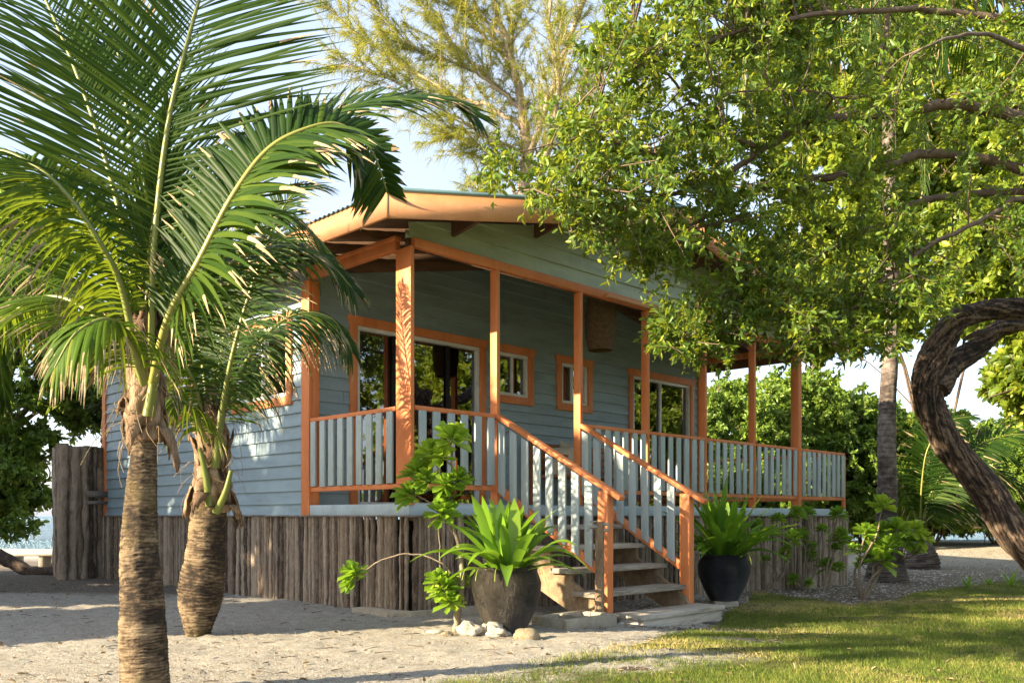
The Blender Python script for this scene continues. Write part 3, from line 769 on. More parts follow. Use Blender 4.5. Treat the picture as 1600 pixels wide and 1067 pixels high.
def cushion(hx, hy, z, rot, tilt, label, s=.42):
    mb = MB(); n = 13; u = np.linspace(-1, 1, n); U, V_ = np.meshgrid(u, u)
    th = .085 * (1 - np.abs(U) ** 3.2) ** .6 * (1 - np.abs(V_) ** 3.2) ** .6
    pin = 1 - .06 * (1 - V_ ** 2) * 0
    idx = np.arange(n * n).reshape(n, n); Qd = np.stack([idx[:-1, :-1], idx[:-1, 1:], idx[1:, 1:], idx[1:, :-1]], -1).reshape(-1, 4)
    for sg in (1, -1):
        P = np.stack([U * s / 2 * (1 - .07 * (1 - V_ ** 2)), sg * th, V_ * s / 2 * (1 - .07 * (1 - U ** 2))], -1); mb.add(P, Qd if sg < 0 else Qd[:, ::-1])
    o = mb.build('cushion', M['cushion'], None, True); o.location = h2w(hx, hy, z); o.rotation_euler = (R(tilt), R(rot * .3), R(45 + rot))
    tag(o, label, 'cushion'); return o
cushion(4.02, 1.45, 1.74, 8, -14, 'cream cushion leaning on the bench back, the larger upper one', .5)
cushion(3.62, 1.25, 1.70, -24, -20, 'cream cushion slumped at the left end of the bench', .4)

# ------------------------------------------------------------------ basin, footing, rocks
c0 = h2w(.545, -1.615, 0); c0[2] = float(zg(c0[0], c0[1])) - .02
mb = MB(); X, Y, H = .335, .205, .12
for a_, b_ in (((-X, -Y), (X, -Y + .05)), ((-X, Y - .05), (X, Y)), ((-X, -Y + .05), (-X + .06, Y - .05)), ((X - .06, -Y + .05), (X, Y - .05)), ((-.03, -Y + .05), (.02, Y - .05))):
    mb.box((*a_, 0), (*b_, H))
mb.box((-X + .06, -Y + .05, 0), (X - .06, Y - .05, .04))
o = mb.build('foot_basin', M['concrete'], None, False, None, .008); o.location = c0; o.rotation_euler = (0, 0, R(45)); tag(o, 'low concrete foot basin on the ground beside the stairs', 'basin')
mb = MB(); pts = [W(566, 965, 1), W(700, 965, 1)]
A = [h2w(-.28, .55), h2w(-.26, -.0), h2w(-.14, -.2), h2w(.2, -.32), h2w(.9, -.33)]; Bq = [h2w(-.1, .55), h2w(-.1, .05), h2w(-.05, -.1), h2w(.2, -.12), h2w(.9, -.12)]
n = len(A); V = []
for z in (-.06, .05):
    for p in A + Bq: V.append((p[0], p[1], z))
for i in range(n - 1):
    mb.add(V, [(2 * n + i, 2 * n + i + 1, 3 * n + i + 1, 3 * n + i), (i, i + 1, 2 * n + i + 1, 2 * n + i)])
mb.add(V, [(0, 2 * n, 3 * n, n), (n - 1, 2 * n - 1, 4 * n - 1, 3 * n - 1)])
o = part(mb, 'footing', M['concrete'], house) if False else mb.build('concrete_footing', M['concrete']); tag(o, 'thin concrete footing under the log skirting corner', 'footing')

def blob(name, c, sx, sy, sz, mat, label, cat='rock', rough=.2, seed=0, group=None):
    r2 = np.random.default_rng(seed); mb = MB(); nu, nv = 20, 12
    th = np.linspace(0, 2 * math.pi, nu, endpoint=False); ph = np.linspace(0.02, math.pi - .02, nv)
    TH, PH = np.meshgrid(th, ph)
    Dv = np.stack([np.cos(TH) * np.sin(PH), np.sin(TH) * np.sin(PH), np.cos(PH)], -1)
    rad = 1 + 0 * TH
    for k in range(1, 7):
        w_ = r2.normal(size=3) * k * 1.3; rad += rough / k ** .6 * np.sin(Dv @ w_ + r2.uniform(0, 6))
    P = Dv * rad[..., None] * np.array([sx, sy, sz])
    V = P.reshape(-1, 3); i = np.arange(nv - 1)[:, None] * nu; j = np.arange(nu)[None, :]; j2 = (j + 1) % nu
    Qd = np.stack([i + j, i + nu + j, i + nu + j2, i + j2], -1).reshape(-1, 4); mb.add(V, Qd)
    mb.add(V[:nu], [tuple(range(nu))]); mb.add(V[-nu:], [tuple(range(nu))[::-1]])
    o = mb.build(name, mat, None, True); o.location = c; tag(o, label, cat, group); return o
k = 0
for px, py, s, lab in ((733, 992, .075, 'knobbly white coral lump nearest the shrub stem'), (752, 990, .06, 'small white coral lump between two larger coral lumps'), (778, 992, .08, 'bright white branching coral lump at the foot of the brown pot'), (768, 984, .05, 'white coral lump tucked under the brown pot')):
    g = G(px, py); blob('coral_rock', g + (0, 0, s * .35), s, s * .8, s * .7, M['coral'], lab, 'coral', .3, 11 + k); k += 1
g = G(822, 998); blob('rock', g + (0, 0, .03), .1, .08, .06, M['rock'], 'tan rounded rock between the brown pot and the basin', 'rock', .12, 31)
g = G(680, 989); blob('shell', g + (0, 0, .012), .07, .03, .018, M['coral'], 'pale flat shell on the sand left of the shrub stem', 'shell', .1, 33)
g = G(700, 993); blob('rock', g + (0, 0, .01), .05, .04, .025, M['rock'], 'small tan stone at the foot of the front shrub', 'rock', .12, 35)
# dark stepping slabs in the lawn
for i, (px, py, lab) in enumerate(((1085, 972, 'dark slab in the grass nearest the bottom step'), (1105, 985, 'middle one of three dark slabs in the grass by the steps'), (1128, 998, 'dark slab in the grass farthest from the steps'))):
    g = G(px, py); mb = MB(); mb.box((-.26, -.06, -.02), (.26, .06, .012)); o = mb.build('stepping_slab', M['mat'], None, False, None, .006); o.location = g; o.rotation_euler = (0, 0, R(-20 + i * 3)); tag(o, lab, 'paving slab', 'dark slabs in the lawn')
# concrete block in front of right skirting
g = h2w(7.6, -.2); g[2] = float(zg(g[0], g[1])); mb = MB(); mb.box((-.2, -.08, -.05), (.2, .08, .2)); o = mb.build('concrete_block', M['concrete'], None, False, None, .01); o.location = g; o.rotation_euler = (0, 0, R(45)); tag(o, 'concrete block standing against the right end of the log skirting', 'block')

# ------------------------------------------------------------------ leaves helpers
def leaves(mb, P, D, L, Wd, nup=.6, droop=0.0, mat=0, var=None, fold=.25, shape='oval'):
    """P base points, D unit directions, L lengths, Wd widths"""
    n = len(P)
    D = D / (np.linalg.norm(D, axis=1)[:, None] + 1e-9)
    Nn = rng.normal(size=(n, 3)) * (1 - nup); Nn[:, 2] += nup + .05
    S = np.cross(D, Nn); S /= np.linalg.norm(S, axis=1)[:, None] + 1e-9
    U = np.cross(S, D)
    L = np.broadcast_to(L, (n,))[:, None]; Wd = np.broadcast_to(Wd, (n,))[:, None] * .5
    up = U * Wd * fold * 2
    z = np.zeros((n, 3)); z[:, 2] = -1
    dr = z * droop * L
    if shape == 'oval': a1, a2, w1, w2 = .3, .72, 1.0, .85
    else: a1, a2, w1, w2 = .45, .85, .75, 1.15
    V = np.stack([P, P + D * L * a1 + S * Wd * w1 + up + dr * .1, P + D * L * a2 + S * Wd * w2 + up + dr * .5, P + D * L + dr,
                  P + D * L * a2 - S * Wd * w2 + up + dr * .5, P + D * L * a1 - S * Wd * w1 + up + dr * .1], 1).reshape(-1, 3)
    b = np.arange(n)[:, None] * 6
    Qd = np.concatenate([b + np.array([[0, 1, 2, 3]]), b + np.array([[0, 3, 4, 5]])])
    if var is None: var = np.clip(rng.normal(.45, .22, n), 0, 1)
    mb.add(V, Qd, mat, np.repeat(var, 6))
def unit(v): return v / (np.linalg.norm(v, axis=-1, keepdims=True) + 1e-9)
def twigs_leaves(lb, tb, S, E, nl, L, Wd, spread=.9, nup=.5, twr=.004, varbase=None, sag=.1, tube_frac=1.0):
    """S,E: twig start/end arrays; scatter nl leaves along each"""
    n = len(S); mid = (S + E) / 2; mid[:, 2] += np.linalg.norm(E - S, axis=1) * sag
    t = rng.uniform(.15, 1.05, (n, nl))[..., None]
    P = (1 - t) ** 2 * S[:, None] + 2 * t * (1 - t) * mid[:, None] + t * t * E[:, None]
    D = unit(E - S)[:, None] * .7 + rng.normal(size=(n, nl, 3)) * spread; D[..., 2] += .15
    D = unit(D)
    v = rng.normal(.42, .2, (n, nl)) + (rng.normal(0, .12, (n, 1)) if varbase is None else varbase[:, None])
    sz = rng.uniform(.45, 1.3, n * nl)
    leaves(lb, P.reshape(-1, 3), D.reshape(-1, 3), L * sz, Wd * sz, nup, .12, 0, np.clip(v.ravel(), 0, 1))
    if tb is not None:
        k = rng.uniform(size=n) < tube_frac
        sticks(tb, S[k], mid[k], E[k], twr, twr * .5)
def sticks(tb, A, B, C, r0, r1, k=3):
    n = len(A)
    if n == 0: return
    T = unit(C - A); ref = np.tile([0.3, .2, 1.0], (n, 1)); N = unit(np.cross(T, ref)); Bn = np.cross(T, N)
    Bm = (A + 2 * B + C) / 4
    r0 = np.broadcast_to(r0, (n,)); r1 = np.broadcast_to(r1, (n,))
    rings = []
    for P, r in ((A, r0), (Bm, (r0 + r1) / 2), (C, r1)):
        for j in range(k):
            a_ = 2 * math.pi * j / k
            rings.append(P + (math.cos(a_) * N + math.sin(a_) * Bn) * r[:, None])
    V = np.stack(rings, 1).reshape(-1, 3); b = np.arange(n)[:, None] * (3 * k)
    F_ = []
    for s_ in range(2):
        for j in range(k):
            j2 = (j + 1) % k
            F_.append(b + np.array([[s_ * k + j, s_ * k + j2, (s_ + 1) * k + j2, (s_ + 1) * k + j]]))
    tb.add(V, np.concatenate(F_), 0, .5)
def smooth_path(P, n):
    P = np.asarray(P, float); m = len(P); t = np.linspace(0, m - 1, n); out = []
    for x in t:
        i = min(int(x), m - 2); f = x - i
        p0 = P[max(i - 1, 0)]; p1 = P[i]; p2 = P[i + 1]; p3 = P[min(i + 2, m - 1)]
        out.append(.5 * ((2 * p1) + (-p0 + p2) * f + (2 * p0 - 5 * p1 + 4 * p2 - p3) * f * f + (-p0 + 3 * p1 - 3 * p2 + p3) * f ** 3))
    return np.array(out)

def boughs_to(limbpts, ends, bb, r0=.02, r1=.006, drop=.1):
    """branches from the nearest limb node to each end"""
    st = []
    for e in ends:
        dd = np.linalg.norm(limbpts - e, axis=1) + np.maximum(0, limbpts[:, 2] - e[2]) * .2
        st.append(limbpts[np.argmin(dd)])
    st = np.array(st)
    mid = (st + ends) / 2 + rng.normal(size=st.shape) * .12 * np.linalg.norm(ends - st, axis=1)[:, None]; mid[:, 2] += drop * np.linalg.norm(ends - st, axis=1)
    sticks(bb, st, mid, ends, r0, r1, 5)
    return st, mid

# ------------------------------------------------------------------ big buttonwood on the right
def snoise0(n, k, si, sk, seed):
    r2 = np.random.default_rng(seed); a_ = r2.normal(size=(n, k)); fi = np.fft.fftfreq(n)[:, None]; fk = np.fft.fftfreq(k)[None]
    a_ = np.real(np.fft.ifft2(np.fft.fft2(a_) * np.exp(-(fi * si) ** 2 * 10 - (fk * sk) ** 2 * 10))); return a_ / a_.std()
def barktube(mb, q, k, seed, amp=1.0, twist=.25):
    n = len(q); a_ = snoise0(n, k, 7, .55, seed); b_ = snoise0(n, k, 16, 3.2, seed + 1); c_ = snoise0(n, k, 1.5, .6, seed + 2)
    for X_ in (a_, b_):
        for i in range(n): X_[i] = np.roll(X_[i], int(i * twist))
    field = amp * (.05 * np.tanh(a_ * 1.3) + .075 * b_ + .018 * c_)
    mb.tube(q[:, :3], q[:, 3], k, True, 0, .5, field=field, fvar=.5 + .26 * np.tanh(a_ * 1.3) + .12 * c_ + .06 * b_)
tree = empty('buttonwood_tree', G(1660, 935), 'large gnarled tree with a leaning forked trunk and wide leafy crown at the right edge', 'tree')
base = np.array([6.75, 10.15, float(zg(6.75, 10.15)) - .1])
tp_ = [(*base, .36), (*(base + (-.25, .05, .35)), .3), (*W(1600, 850, 10.35), .24), (*W(1540, 765, 10.5), .225), (*W(1480, 690, 10.5), .205), (*W(1450, 625, 10.5), .2), (*W(1448, 580, 10.5), .215), (*W(1465, 540, 10.5), .2)]
def gnarl(seed, amp=.16):
    r2 = np.random.default_rng(seed); ph = r2.uniform(0, 6, 5)
    def f(i, th): return 1 + amp * (.6 * np.sin(3 * th + i * .09 + ph[0]) + .5 * np.sin(5 * th - i * .13 + ph[1]) + .35 * np.sin(11 * th + i * .2 + ph[2]) + .3 * np.sin(17 * th - i * .25 + ph[3])) + .08 * np.sin(i * .31 + ph[4])
    return f
mb = MB()
sp4 = smooth_path(np.array(tp_), 260); sp4[:, 3] *= .76; barktube(mb, sp4, 96, 1)
f1 = smooth_path(np.array([(*W(1452, 590, 10.5), .15), (*W(1468, 545, 10.45), .15), (*W(1490, 505, 10.4), .135), (*W(1530, 487, 10.4), .125), (*W(1580, 482, 10.4), .125), (*W(1640, 476, 10.3), .12), (*W(1700, 440, 10.1), .11), (*W(1740, 350, 9.9), .1), (*W(1745, 280, 9.8), .09)]), 240)
barktube(mb, f1, 60, 22, 1.15)
f2 = smooth_path(np.array([(*W(1462, 610, 10.5), .15), (*W(1485, 575, 10.6), .14), (*W(1530, 540, 10.7), .12), (*W(1560, 515, 10.8), .115), (*W(1610, 500, 10.9), .11), (*W(1700, 480, 11.2), .1), (*W(1800, 400, 11.5), .08)]), 200)
barktube(mb, f2, 52, 33, 1.15)
f3 = smooth_path(np.array([(*W(1520, 490, 10.35), .07), (*W(1500, 485, 10.2), .06), (*W(1480, 498, 10.1), .045), (*W(1462, 512, 10.0), .012)]), 50)
barktube(mb, f3, 24, 44, 1.15)
f4 = smooth_path(np.array([(*W(1545, 520, 10.7), .05), (*W(1530, 520, 10.6), .04), (*W(1508, 530, 10.5), .02), (*W(1506, 545, 10.5), .012)]), 14); mb.tube(f4[:, :3], f4[:, 3], 10, True)
part(mb, 'trunk', M['bark'], tree, True)
LIMBS = [
 [(1745, 285, 9.8, .1), (1600, 190, 9.4, .068), (1530, 170, 9.3, .06), (1480, 163, 9.2, .056), (1400, 178, 9.1, .05), (1310, 183, 9.0, .045), (1250, 200, 8.9, .04), (1190, 235, 8.8, .035), (1130, 275, 8.7, .028), (1060, 300, 8.5, .02), (980, 318, 8.3, .012)],
 [(1745, 300, 9.8, .09), (1600, 265, 9.6, .06), (1540, 250, 9.5, .055), (1450, 240, 9.4, .05), (1380, 262, 9.3, .044), (1290, 278, 9.2, .04), (1240, 280, 9.1, .035), (1180, 300, 9.0, .028), (1110, 335, 8.9, .02), (1030, 380, 8.6, .012)],
 [(1745, 320, 9.8, .07), (1600, 300, 9.8, .042), (1500, 305, 9.7, .038), (1430, 318, 9.6, .034), (1370, 350, 9.5, .03), (1280, 400, 9.4, .024), (1200, 440, 9.2, .018), (1120, 500, 9.0, .012), (1050, 540, 8.8, .007)],
 [(1740, 340, 9.9, .05), (1600, 312, 9.2, .03), (1560, 330, 9.1, .026), (1460, 380, 9.0, .022), (1400, 420, 8.9, .018), (1350, 465, 8.8, .014), (1290, 530, 8.7, .008)],
 [(1402, 176, 9.1, .03), (1396, 120, 9.1, .026), (1385, 60, 9.1, .022), (1390, -20, 9.1, .018)],
 [(1745, 250, 9.8, .08), (1640, 60, 9.2, .05), (1500, 22, 9.0, .035), (1400, 15, 8.8, .028), (1250, 28, 8.6, .022), (1120, 60, 8.4, .016), (1000, 105, 8.2, .01), (930, 140, 8.1, .005)],
 [(1190, 235, 8.8, .02), (1100, 180, 8.5, .015), (1040, 110, 8.3, .01), (990, 40, 8.2, .006)],
 [(1130, 275, 8.7, .018), (1020, 240, 8.3, .012), (920, 215, 8.0, .008), (840, 232, 7.9, .006), (760, 250, 7.8, .004)],
 [(1060, 300, 8.5, .014), (960, 300, 8.1, .01), (880, 290, 7.9, .006), (800, 300, 7.8, .004)],
 [(1260, 200, 8.9, .02), (1300, 150, 8.5, .014), (1200, 140, 8.2, .01), (1120, 150, 8, .006)],
 [(1745, 285, 9.8, .06), (1650, 120, 8.6, .035), (1560, 60, 7.8, .02), (1480, 60, 7.3, .012), (1420, 90, 7.1, .006)]]
bb = MB(); nodes = []
for L_ in LIMBS:
    q = smooth_path(np.array([(*W(a_, b_, c_), r_) for a_, b_, c_, r_ in L_]), len(L_) * 6)
    q[:, :3] += rng.normal(size=(len(q), 3)) * .006
    bb.tube(q[:, :3], q[:, 3], 8, True, rn=.06); nodes.append(q[4:, :3])
nodes = np.concatenate(nodes)
def inpoly(x, y, P):
    c_ = False; j = len(P) - 1
    for i in range(len(P)):
        if (P[i][1] > y) != (P[j][1] > y) and x < (P[j][0] - P[i][0]) * (y - P[i][1]) / (P[j][1] - P[i][1]) + P[i][0]: c_ = not c_
        j = i
    return c_
CAN = [(970, -80), (925, 60), (940, 160), (840, 205), (765, 235), (780, 290), (850, 318), (890, 370), (950, 400), (1020, 455), (1020, 540), (1100, 570), (1180, 550), (1290, 570), (1400, 560), (1450, 500), (1700, 430), (1700, -120), (1300, -120)]
ends = []
while len(ends) < 560:
    x, y = rng.uniform(740, 1700), rng.uniform(-120, 600)
    if not inpoly(x, y, CAN): continue
    if x < 1080 and rng.uniform() < .22: continue
    if x > 1270 and y < 470 and rng.uniform() < .74: continue
    dd = np.interp(x, [740, 900, 1100, 1400, 1700], [7.7, 8.0, 8.6, 9.0, 9.4]) + rng.normal() * .55
    ends.append(W(x, y, dd))
for _ in range(28): ends.append(W(rng.uniform(1335, 1435), rng.uniform(120, 545), 9.0 + rng.normal() * .5))
ends = np.array(ends)
st, mid = boughs_to(nodes, ends, bb, .009, .0035)
part(bb, 'branches', M['twig'], tree, True)
K = 8
t = rng.uniform(.35, 1.0, (len(ends), K))[..., None]
S = (1 - t) ** 2 * st[:, None] + 2 * t * (1 - t) * mid[:, None] + t * t * ends[:, None]
Dv = unit(ends - st)[:, None] * .5 + rng.normal(size=(len(ends), K, 3)) * .7
S = S.reshape(-1, 3); E = S + unit(Dv.reshape(-1, 3)) * rng.uniform(.12, .32, (len(S), 1))
lb = MB(); tb = MB()
vb = np.repeat(rng.normal(0, .12, len(ends)), K)
twigs_leaves(lb, tb, S, E, 15, .072, .027, .75, .35, .0022, vb)
part(lb, 'foliage', M['leafA'], tree); part(tb, 'twigs', M['twig'], tree)

# ------------------------------------------------------------------ generic bushy tree
def bushy(name, base, crown, label, cat, nb=120, K=6, nl=14, L=.1, Wd=.045, mat='leafM', group=None, trunk_r=.12, stems=1, bark='twig', low=0.0):
    """crown: list of (cx,cy,cz,rx,ry,rz,weight) ellipsoids"""
    o = empty(name, base, label, cat, group)
    base = np.array(base, float)
    bb = MB(); nd = []
    cr = np.array(crown, float); wts = cr[:, 6] / cr[:, 6].sum()
    for s_ in range(stems):
        b0 = base + np.array([rng.normal() * .25 * (stems > 1), rng.normal() * .25 * (stems > 1), -.05])
        for c_ in cr:
            top = c_[:3] + rng.normal(size=3) * c_[3:6] * .25
            m1 = b0 * .6 + top * .4 + rng.normal(size=3) * np.array([.3, .3, .15]); m2 = b0 * .25 + top * .75 + rng.normal(size=3) * .25
            q = smooth_path([b0, m1, m2, top], 16); rr_ = np.linspace(trunk_r, trunk_r * .2, 16)
            bb.tube(q, rr_, 8, True, rn=.08); nd.append(q[5:])
            for _ in range(3):
                e = c_[:3] + rng.normal(size=3) * c_[3:6] * .55; i0 = rng.integers(6, 13)
                q2 = smooth_path([q[i0], (q[i0] + e) / 2 + rng.normal(size=3) * .2, e], 10); bb.tube(q2, np.linspace(rr_[i0] * .6, .012, 10), 5, True); nd.append(q2[2:])
    nd = np.concatenate(nd)
    ci = rng.choice(len(cr), nb, p=wts); dv = unit(rng.normal(size=(nb, 3))) * (rng.uniform(.15, 1, (nb, 1)) ** .45)
    ends = cr[ci, :3] + dv * cr[ci, 3:6]
    ends[:, 2] = np.maximum(ends[:, 2], base[2] + .15 + low)
    st, mid = boughs_to(nd, ends, bb, trunk_r * .14, .006)
    part(bb, 'trunk', M[bark], o, True)
    t = rng.uniform(.3, 1.0, (nb, K))[..., None]
    S = ((1 - t) ** 2 * st[:, None] + 2 * t * (1 - t) * mid[:, None] + t * t * ends[:, None]).reshape(-1, 3)
    rad = float(cr[:, 3:6].mean())
    E = S + unit(rng.normal(size=S.shape) + np.array([0, 0, .2])) * rng.uniform(.15, .4, (len(S), 1)) * max(.6, rad * .35)
    lb = MB(); twigs_leaves(lb, None, S, E, nl, L, Wd, .8, .4, .005, np.repeat(rng.normal(0, .12, nb), K))
    part(lb, 'foliage', M[mat], o)
    return o
def gz(X, Y): return np.array([X, Y, float(zg(X, Y))])
def ell(px, py, d, wpx, hpx, dd, wt=1.0):
    c_ = W(px, py, d); return (*c_, wpx / F * d / 2, dd, hpx / F * d / 2, wt)
BG = 'background trees and bushes behind the right lawn'
# tall backdrop trees right (filling the upper right)
for (px, d, crown, nb, lab) in (
   (1450, 29, [ell(1450, 400, 29, 420, 280, 1.9, 1.3), ell(1330, 250, 29, 320, 280, 1.9), ell(1560, 200, 29, 350, 320, 1.9)], 620, 'tall yellow green tree directly behind the forked trunk'),
   (1700, 15, [ell(1640, 560, 15, 240, 200, 1.3), ell(1600, 420, 15, 260, 260, 1.4), ell(1700, 250, 15, 300, 300, 1.5)], 330, 'yellow green tree at the right edge behind the leaning trunk'),
   (1230, 31, [ell(1290, 460, 31, 340, 220, 1.9), ell(1170, 440, 31, 260, 160, 1.9, .5), ell(1420, 110, 31, 420, 340, 2, 1.2), ell(1250, 100, 31, 380, 340, 2, .7)], 560, 'tall tree behind the right end of the house')):
    b0 = gz((px - 800) / F * d, d)
    bushy('broadleaf_tree', b0, crown, lab, 'tree', int(nb * 1.6), 6, 22, (.23 if d > 20 else .14), (.12 if d > 20 else .07), 'leafB', BG, .06)
# mid-height mangrove bushes
for (px, d, w_, top, lab, mt) in (
   (1150, 24, 260, 600, 'bushy green mangrove seen through the porch railing', 'leafM'),
   (1260, 25, 240, 575, 'mangrove bush with twisted bare branches right of the porch roof', 'leafM'),
   (1340, 27, 220, 640, 'rounded mangrove bush left of the straight palm trunk', 'leafM'),
   (1440, 25, 220, 625, 'dense mangrove bush between the straight palm trunk and the leaning trunk', 'leafM'),
   (1545, 26, 230, 690, 'mangrove bush seen below the leaning trunk', 'leafM'),
   (1650, 23, 260, 640, 'mangrove bush at the right edge behind the leaning trunk', 'leafM'),
   (1200, 29, 360, 560, 'tallest mangrove in the back row behind the porch end', 'leafM'),
   (1400, 31, 360, 655, 'mangrove in the back row behind the straight palm trunk', 'leafM'),
   (1590, 30, 300, 640, 'mangrove in the back row between the leaning trunk and the right edge', 'leafM')):
    b0 = gz((px - 800) / F * d, d); h_ = (848 - top)
    cr = [ell(px, top + h_ * .28, d, w_, h_ * .55, 1.7, 1.2), ell(px - w_ * .22, top + h_ * .62, d - .4, w_ * .75, h_ * .62, 1.5), ell(px + w_ * .25, top + h_ * .66, d - .2, w_ * .75, h_ * .62, 1.5)]
    bushy('mangrove_bush', b0, cr, lab, 'bush', 480, 7, 24, .125, .06, mt, BG, .035, 3, 'twig', .12)
# left side
LG = 'trees left of the house'
bushy('shade_tree', gz(-13.2, 19), [ell(60, 560, 17, 260, 220, 1.6, 1.2), ell(10, 380, 17, 180, 260, 1.5), ell(150, 620, 18, 120, 160, 1.2, .7)], 'dark green tree with a dense crown left of the house corner', 'tree', 460, 6, 17, .13, .06, 'leafM', LG, .15)
bushy('shore_bush', gz(-10.2, 17), [ell(15, 760, 17, 130, 170, 1.0), ell(-30, 700, 17, 120, 200, 1.0), ell(45, 690, 17.5, 110, 80, .8, .4)], 'sparse bush beside the sea view at the left edge', 'bush', 210, 6, 14, .13, .06, 'leafM', LG, .06, 2)
bushy('shore_bush', gz(-5.9, 13.3 + 3), [ell(190, 640, 17, 100, 100, .8)], 'dark bush behind the tall log fence', 'bush', 90, 5, 12, .12, .06, 'leafD', LG, .06, 2)
# shade trees beyond the left edge (cast the long morning shadows)
def qpt(q, back):   # point at perpendicular coordinate q, 'back' metres up-sun from the X=-1 area
    tx, ty = math.sin(SUN_TRAVEL), math.cos(SUN_TRAVEL)
    nx_, ny_ = -ty, tx
    return np.array([nx_ * q - tx * back, ny_ * q - ty * back])
for q, back, h_, w_, nb, lab in ((9.2, 9.5, 7.3, 1.6, 640, 'a'), (12.2, 8, 6.4, 1.8, 420, 'b'), (15.2, 8, 6.6, 1.9, 380, 'c'), (18.4, 9, 6.4, 2.0, 300, 'c'), (3.9, 15, 5.4, 1.5, 150, 'd')):
    p = qpt(q, back); b0 = gz(p[0], p[1])
    bushy('shade_tree', b0, [(b0[0], b0[1], h_ * .66, w_, w_, h_ * .32, 1.2), (b0[0] + .3, b0[1] - .2, h_ * .3, w_ * .95, w_ * .95, h_ * .3, 1)], 'leafy shade tree beyond the left edge of the view', 'tree', nb, 6, 14, .26, .13, 'leafM', 'shade trees beyond the left edge', .13)

for x_, y_, h_, lab in ((15.5, 10.5, 8, 'x'), (14, 3.5, 8, 'y'), (16.5, 17.5, 8.5, 'z')):
    b0 = gz(x_, y_)
    bushy('shade_tree', b0, [(x_, y_, h_ * .62, 3.0, 3.6, h_ * .38, 1.2), (x_ - .5, y_, h_ * .28, 2.6, 3.4, h_ * .24, 1)], 'leafy tree beyond the right edge, mirrored in the windows', 'tree', 520, 6, 14, .2, .1, 'leafB', 'trees beyond the right edge', .1)
# ------------------------------------------------------------------ palms
def frond(pts, L, root, N=None, lw=.019, n=75, mat='frond', dry=.35, droop=.35, a0=68, a1=28, v=.25, r0=.022, seed=None, start=.12, sideL=(1, 1), stiff=0.0, name='frond', seg=6):
    n = int(n * 1.5); mb = MB(); P = smooth_path(pts, 60)
    s = np.linspace(0, 1, 60)
    mb.tube(P, r0 * .78 * (1 - s) ** .8 + .0025, 6, True, 1, .3 + rng.uniform(0, .4))
    T = unit(np.gradient(P, axis=0))
    up = np.array([0, 0, 1.0])
    for side in (1, -1):
        u = np.linspace(start, .995, n) + rng.normal(size=n) * .002
        u = np.clip(u, 0, 1); ii = u * 59; i0 = np.clip(ii.astype(int), 0, 58); f = (ii - i0)[:, None]
        B = P[i0] * (1 - f) + P[i0 + 1] * f; Tt = unit(T[i0] * (1 - f) + T[i0 + 1] * f)
        if N is None:
            Nn = up - Tt * (Tt @ up)[:, None]
            Nn = unit(Nn + 1e-3)
        else:
            Nv = np.array(N, float); Nn = unit(Nv - Tt * (Tt @ Nv)[:, None])
        Sd = np.cross(Tt, Nn) * side
        uu = np.clip((u - start) / (1 - start), 0, 1)
        al = np.radians(a0 + (a1 - a0) * uu ** 1.2 + rng.normal(size=n) * 2.5)[:, None]
        be = np.radians(v * 57 + rng.normal(size=n) * 5)[:, None]
        D = np.cos(al) * Tt + np.sin(al) * (Sd * np.cos(be) + Nn * np.sin(be))
        Ln = L * (.45 + .55 * np.sin(np.clip(uu * 1.25 + .12, 0, 1) * math.pi) ** .6) * rng.uniform(.9, 1.05, n) * (1 - .45 * uu ** 3) * (sideL[0] if side > 0 else sideL[1])
        Wn = lw * (.7 + .3 * np.sin(uu * math.pi)) * rng.uniform(.85, 1.1, n)
        dr = droop * rng.uniform(.75, 1.3, n)
        ts = np.linspace(0, 1, seg + 1)
        # trajectory with droop, arc-length approx
        C = B[:, None] + D[:, None] * (ts[None, :, None] * Ln[:, None, None]) * 1.0
        C[..., 2] -= (dr * Ln)[:, None] * ts[None, :] ** 1.7
        # keep length: shrink outward when drooping
        C[..., :2] -= (D[:, None, :2] * (ts[None, :, None] ** 3) * (Ln * dr * .25)[:, None, None])
        Tt2 = unit(np.gradient(C, axis=1))
        Nl = np.broadcast_to(Nn[:, None], C.shape)
        Sl = unit(np.cross(Tt2, Nl)); Ul = np.cross(Sl, Tt2)
        prof = np.array([.35, .9, 1, .95, .75, .45, .04]) if seg == 6 else np.interp(ts, [0, .15, .5, .8, 1], [.35, .95, 1, .6, .04])
        wv = (Wn[:, None] * prof[None])[..., None] * .5
        A_ = C + Sl * wv - Ul * wv * .5; B_ = C - Sl * wv - Ul * wv * .5
        V = np.stack([A_, C, B_], 2)  # n, seg+1, 3, 3
        V = V.reshape(-1, 3)
        b_ = (np.arange(n) * (seg + 1) * 3)[:, None]
        va = np.clip(rng.normal(.42, .16, n) + .1 * rng.normal(), 0, 1)
        isd = rng.uniform(size=n) < dry
        for k_ in range(seg):
            o_ = k_ * 3
            for (p, q) in ((0, 1), (1, 2)):
                Qd = b_ + np.array([[o_ + p, o_ + q, o_ + 3 + q, o_ + 3 + p]])
                mt = np.where(isd & (k_ >= seg - 1 - (rng.uniform(size=n) < .5)), 2, 0)
                mb.F.append((Qd + mb.n, mt.astype(int)))
        mb.V.append(V); mb.a.append(np.repeat(va, (seg + 1) * 3)); mb.n += len(V)
    return part(mb, name, [M[mat], M['rachis'], M['tan']], root)
def WP(lst): return [W(a_, b_, c_) for a_, b_, c_ in lst]
def snoise(n, k, si, sk, seed):
    r2 = np.random.default_rng(seed); a_ = r2.normal(size=(n, k)); fi = np.fft.fftfreq(n)[:, None]; fk = np.fft.fftfreq(k)[None]
    a_ = np.real(np.fft.ifft2(np.fft.fft2(a_) * np.exp(-(fi * si) ** 2 * 10 - (fk * sk) ** 2 * 10))); return a_ / a_.std()
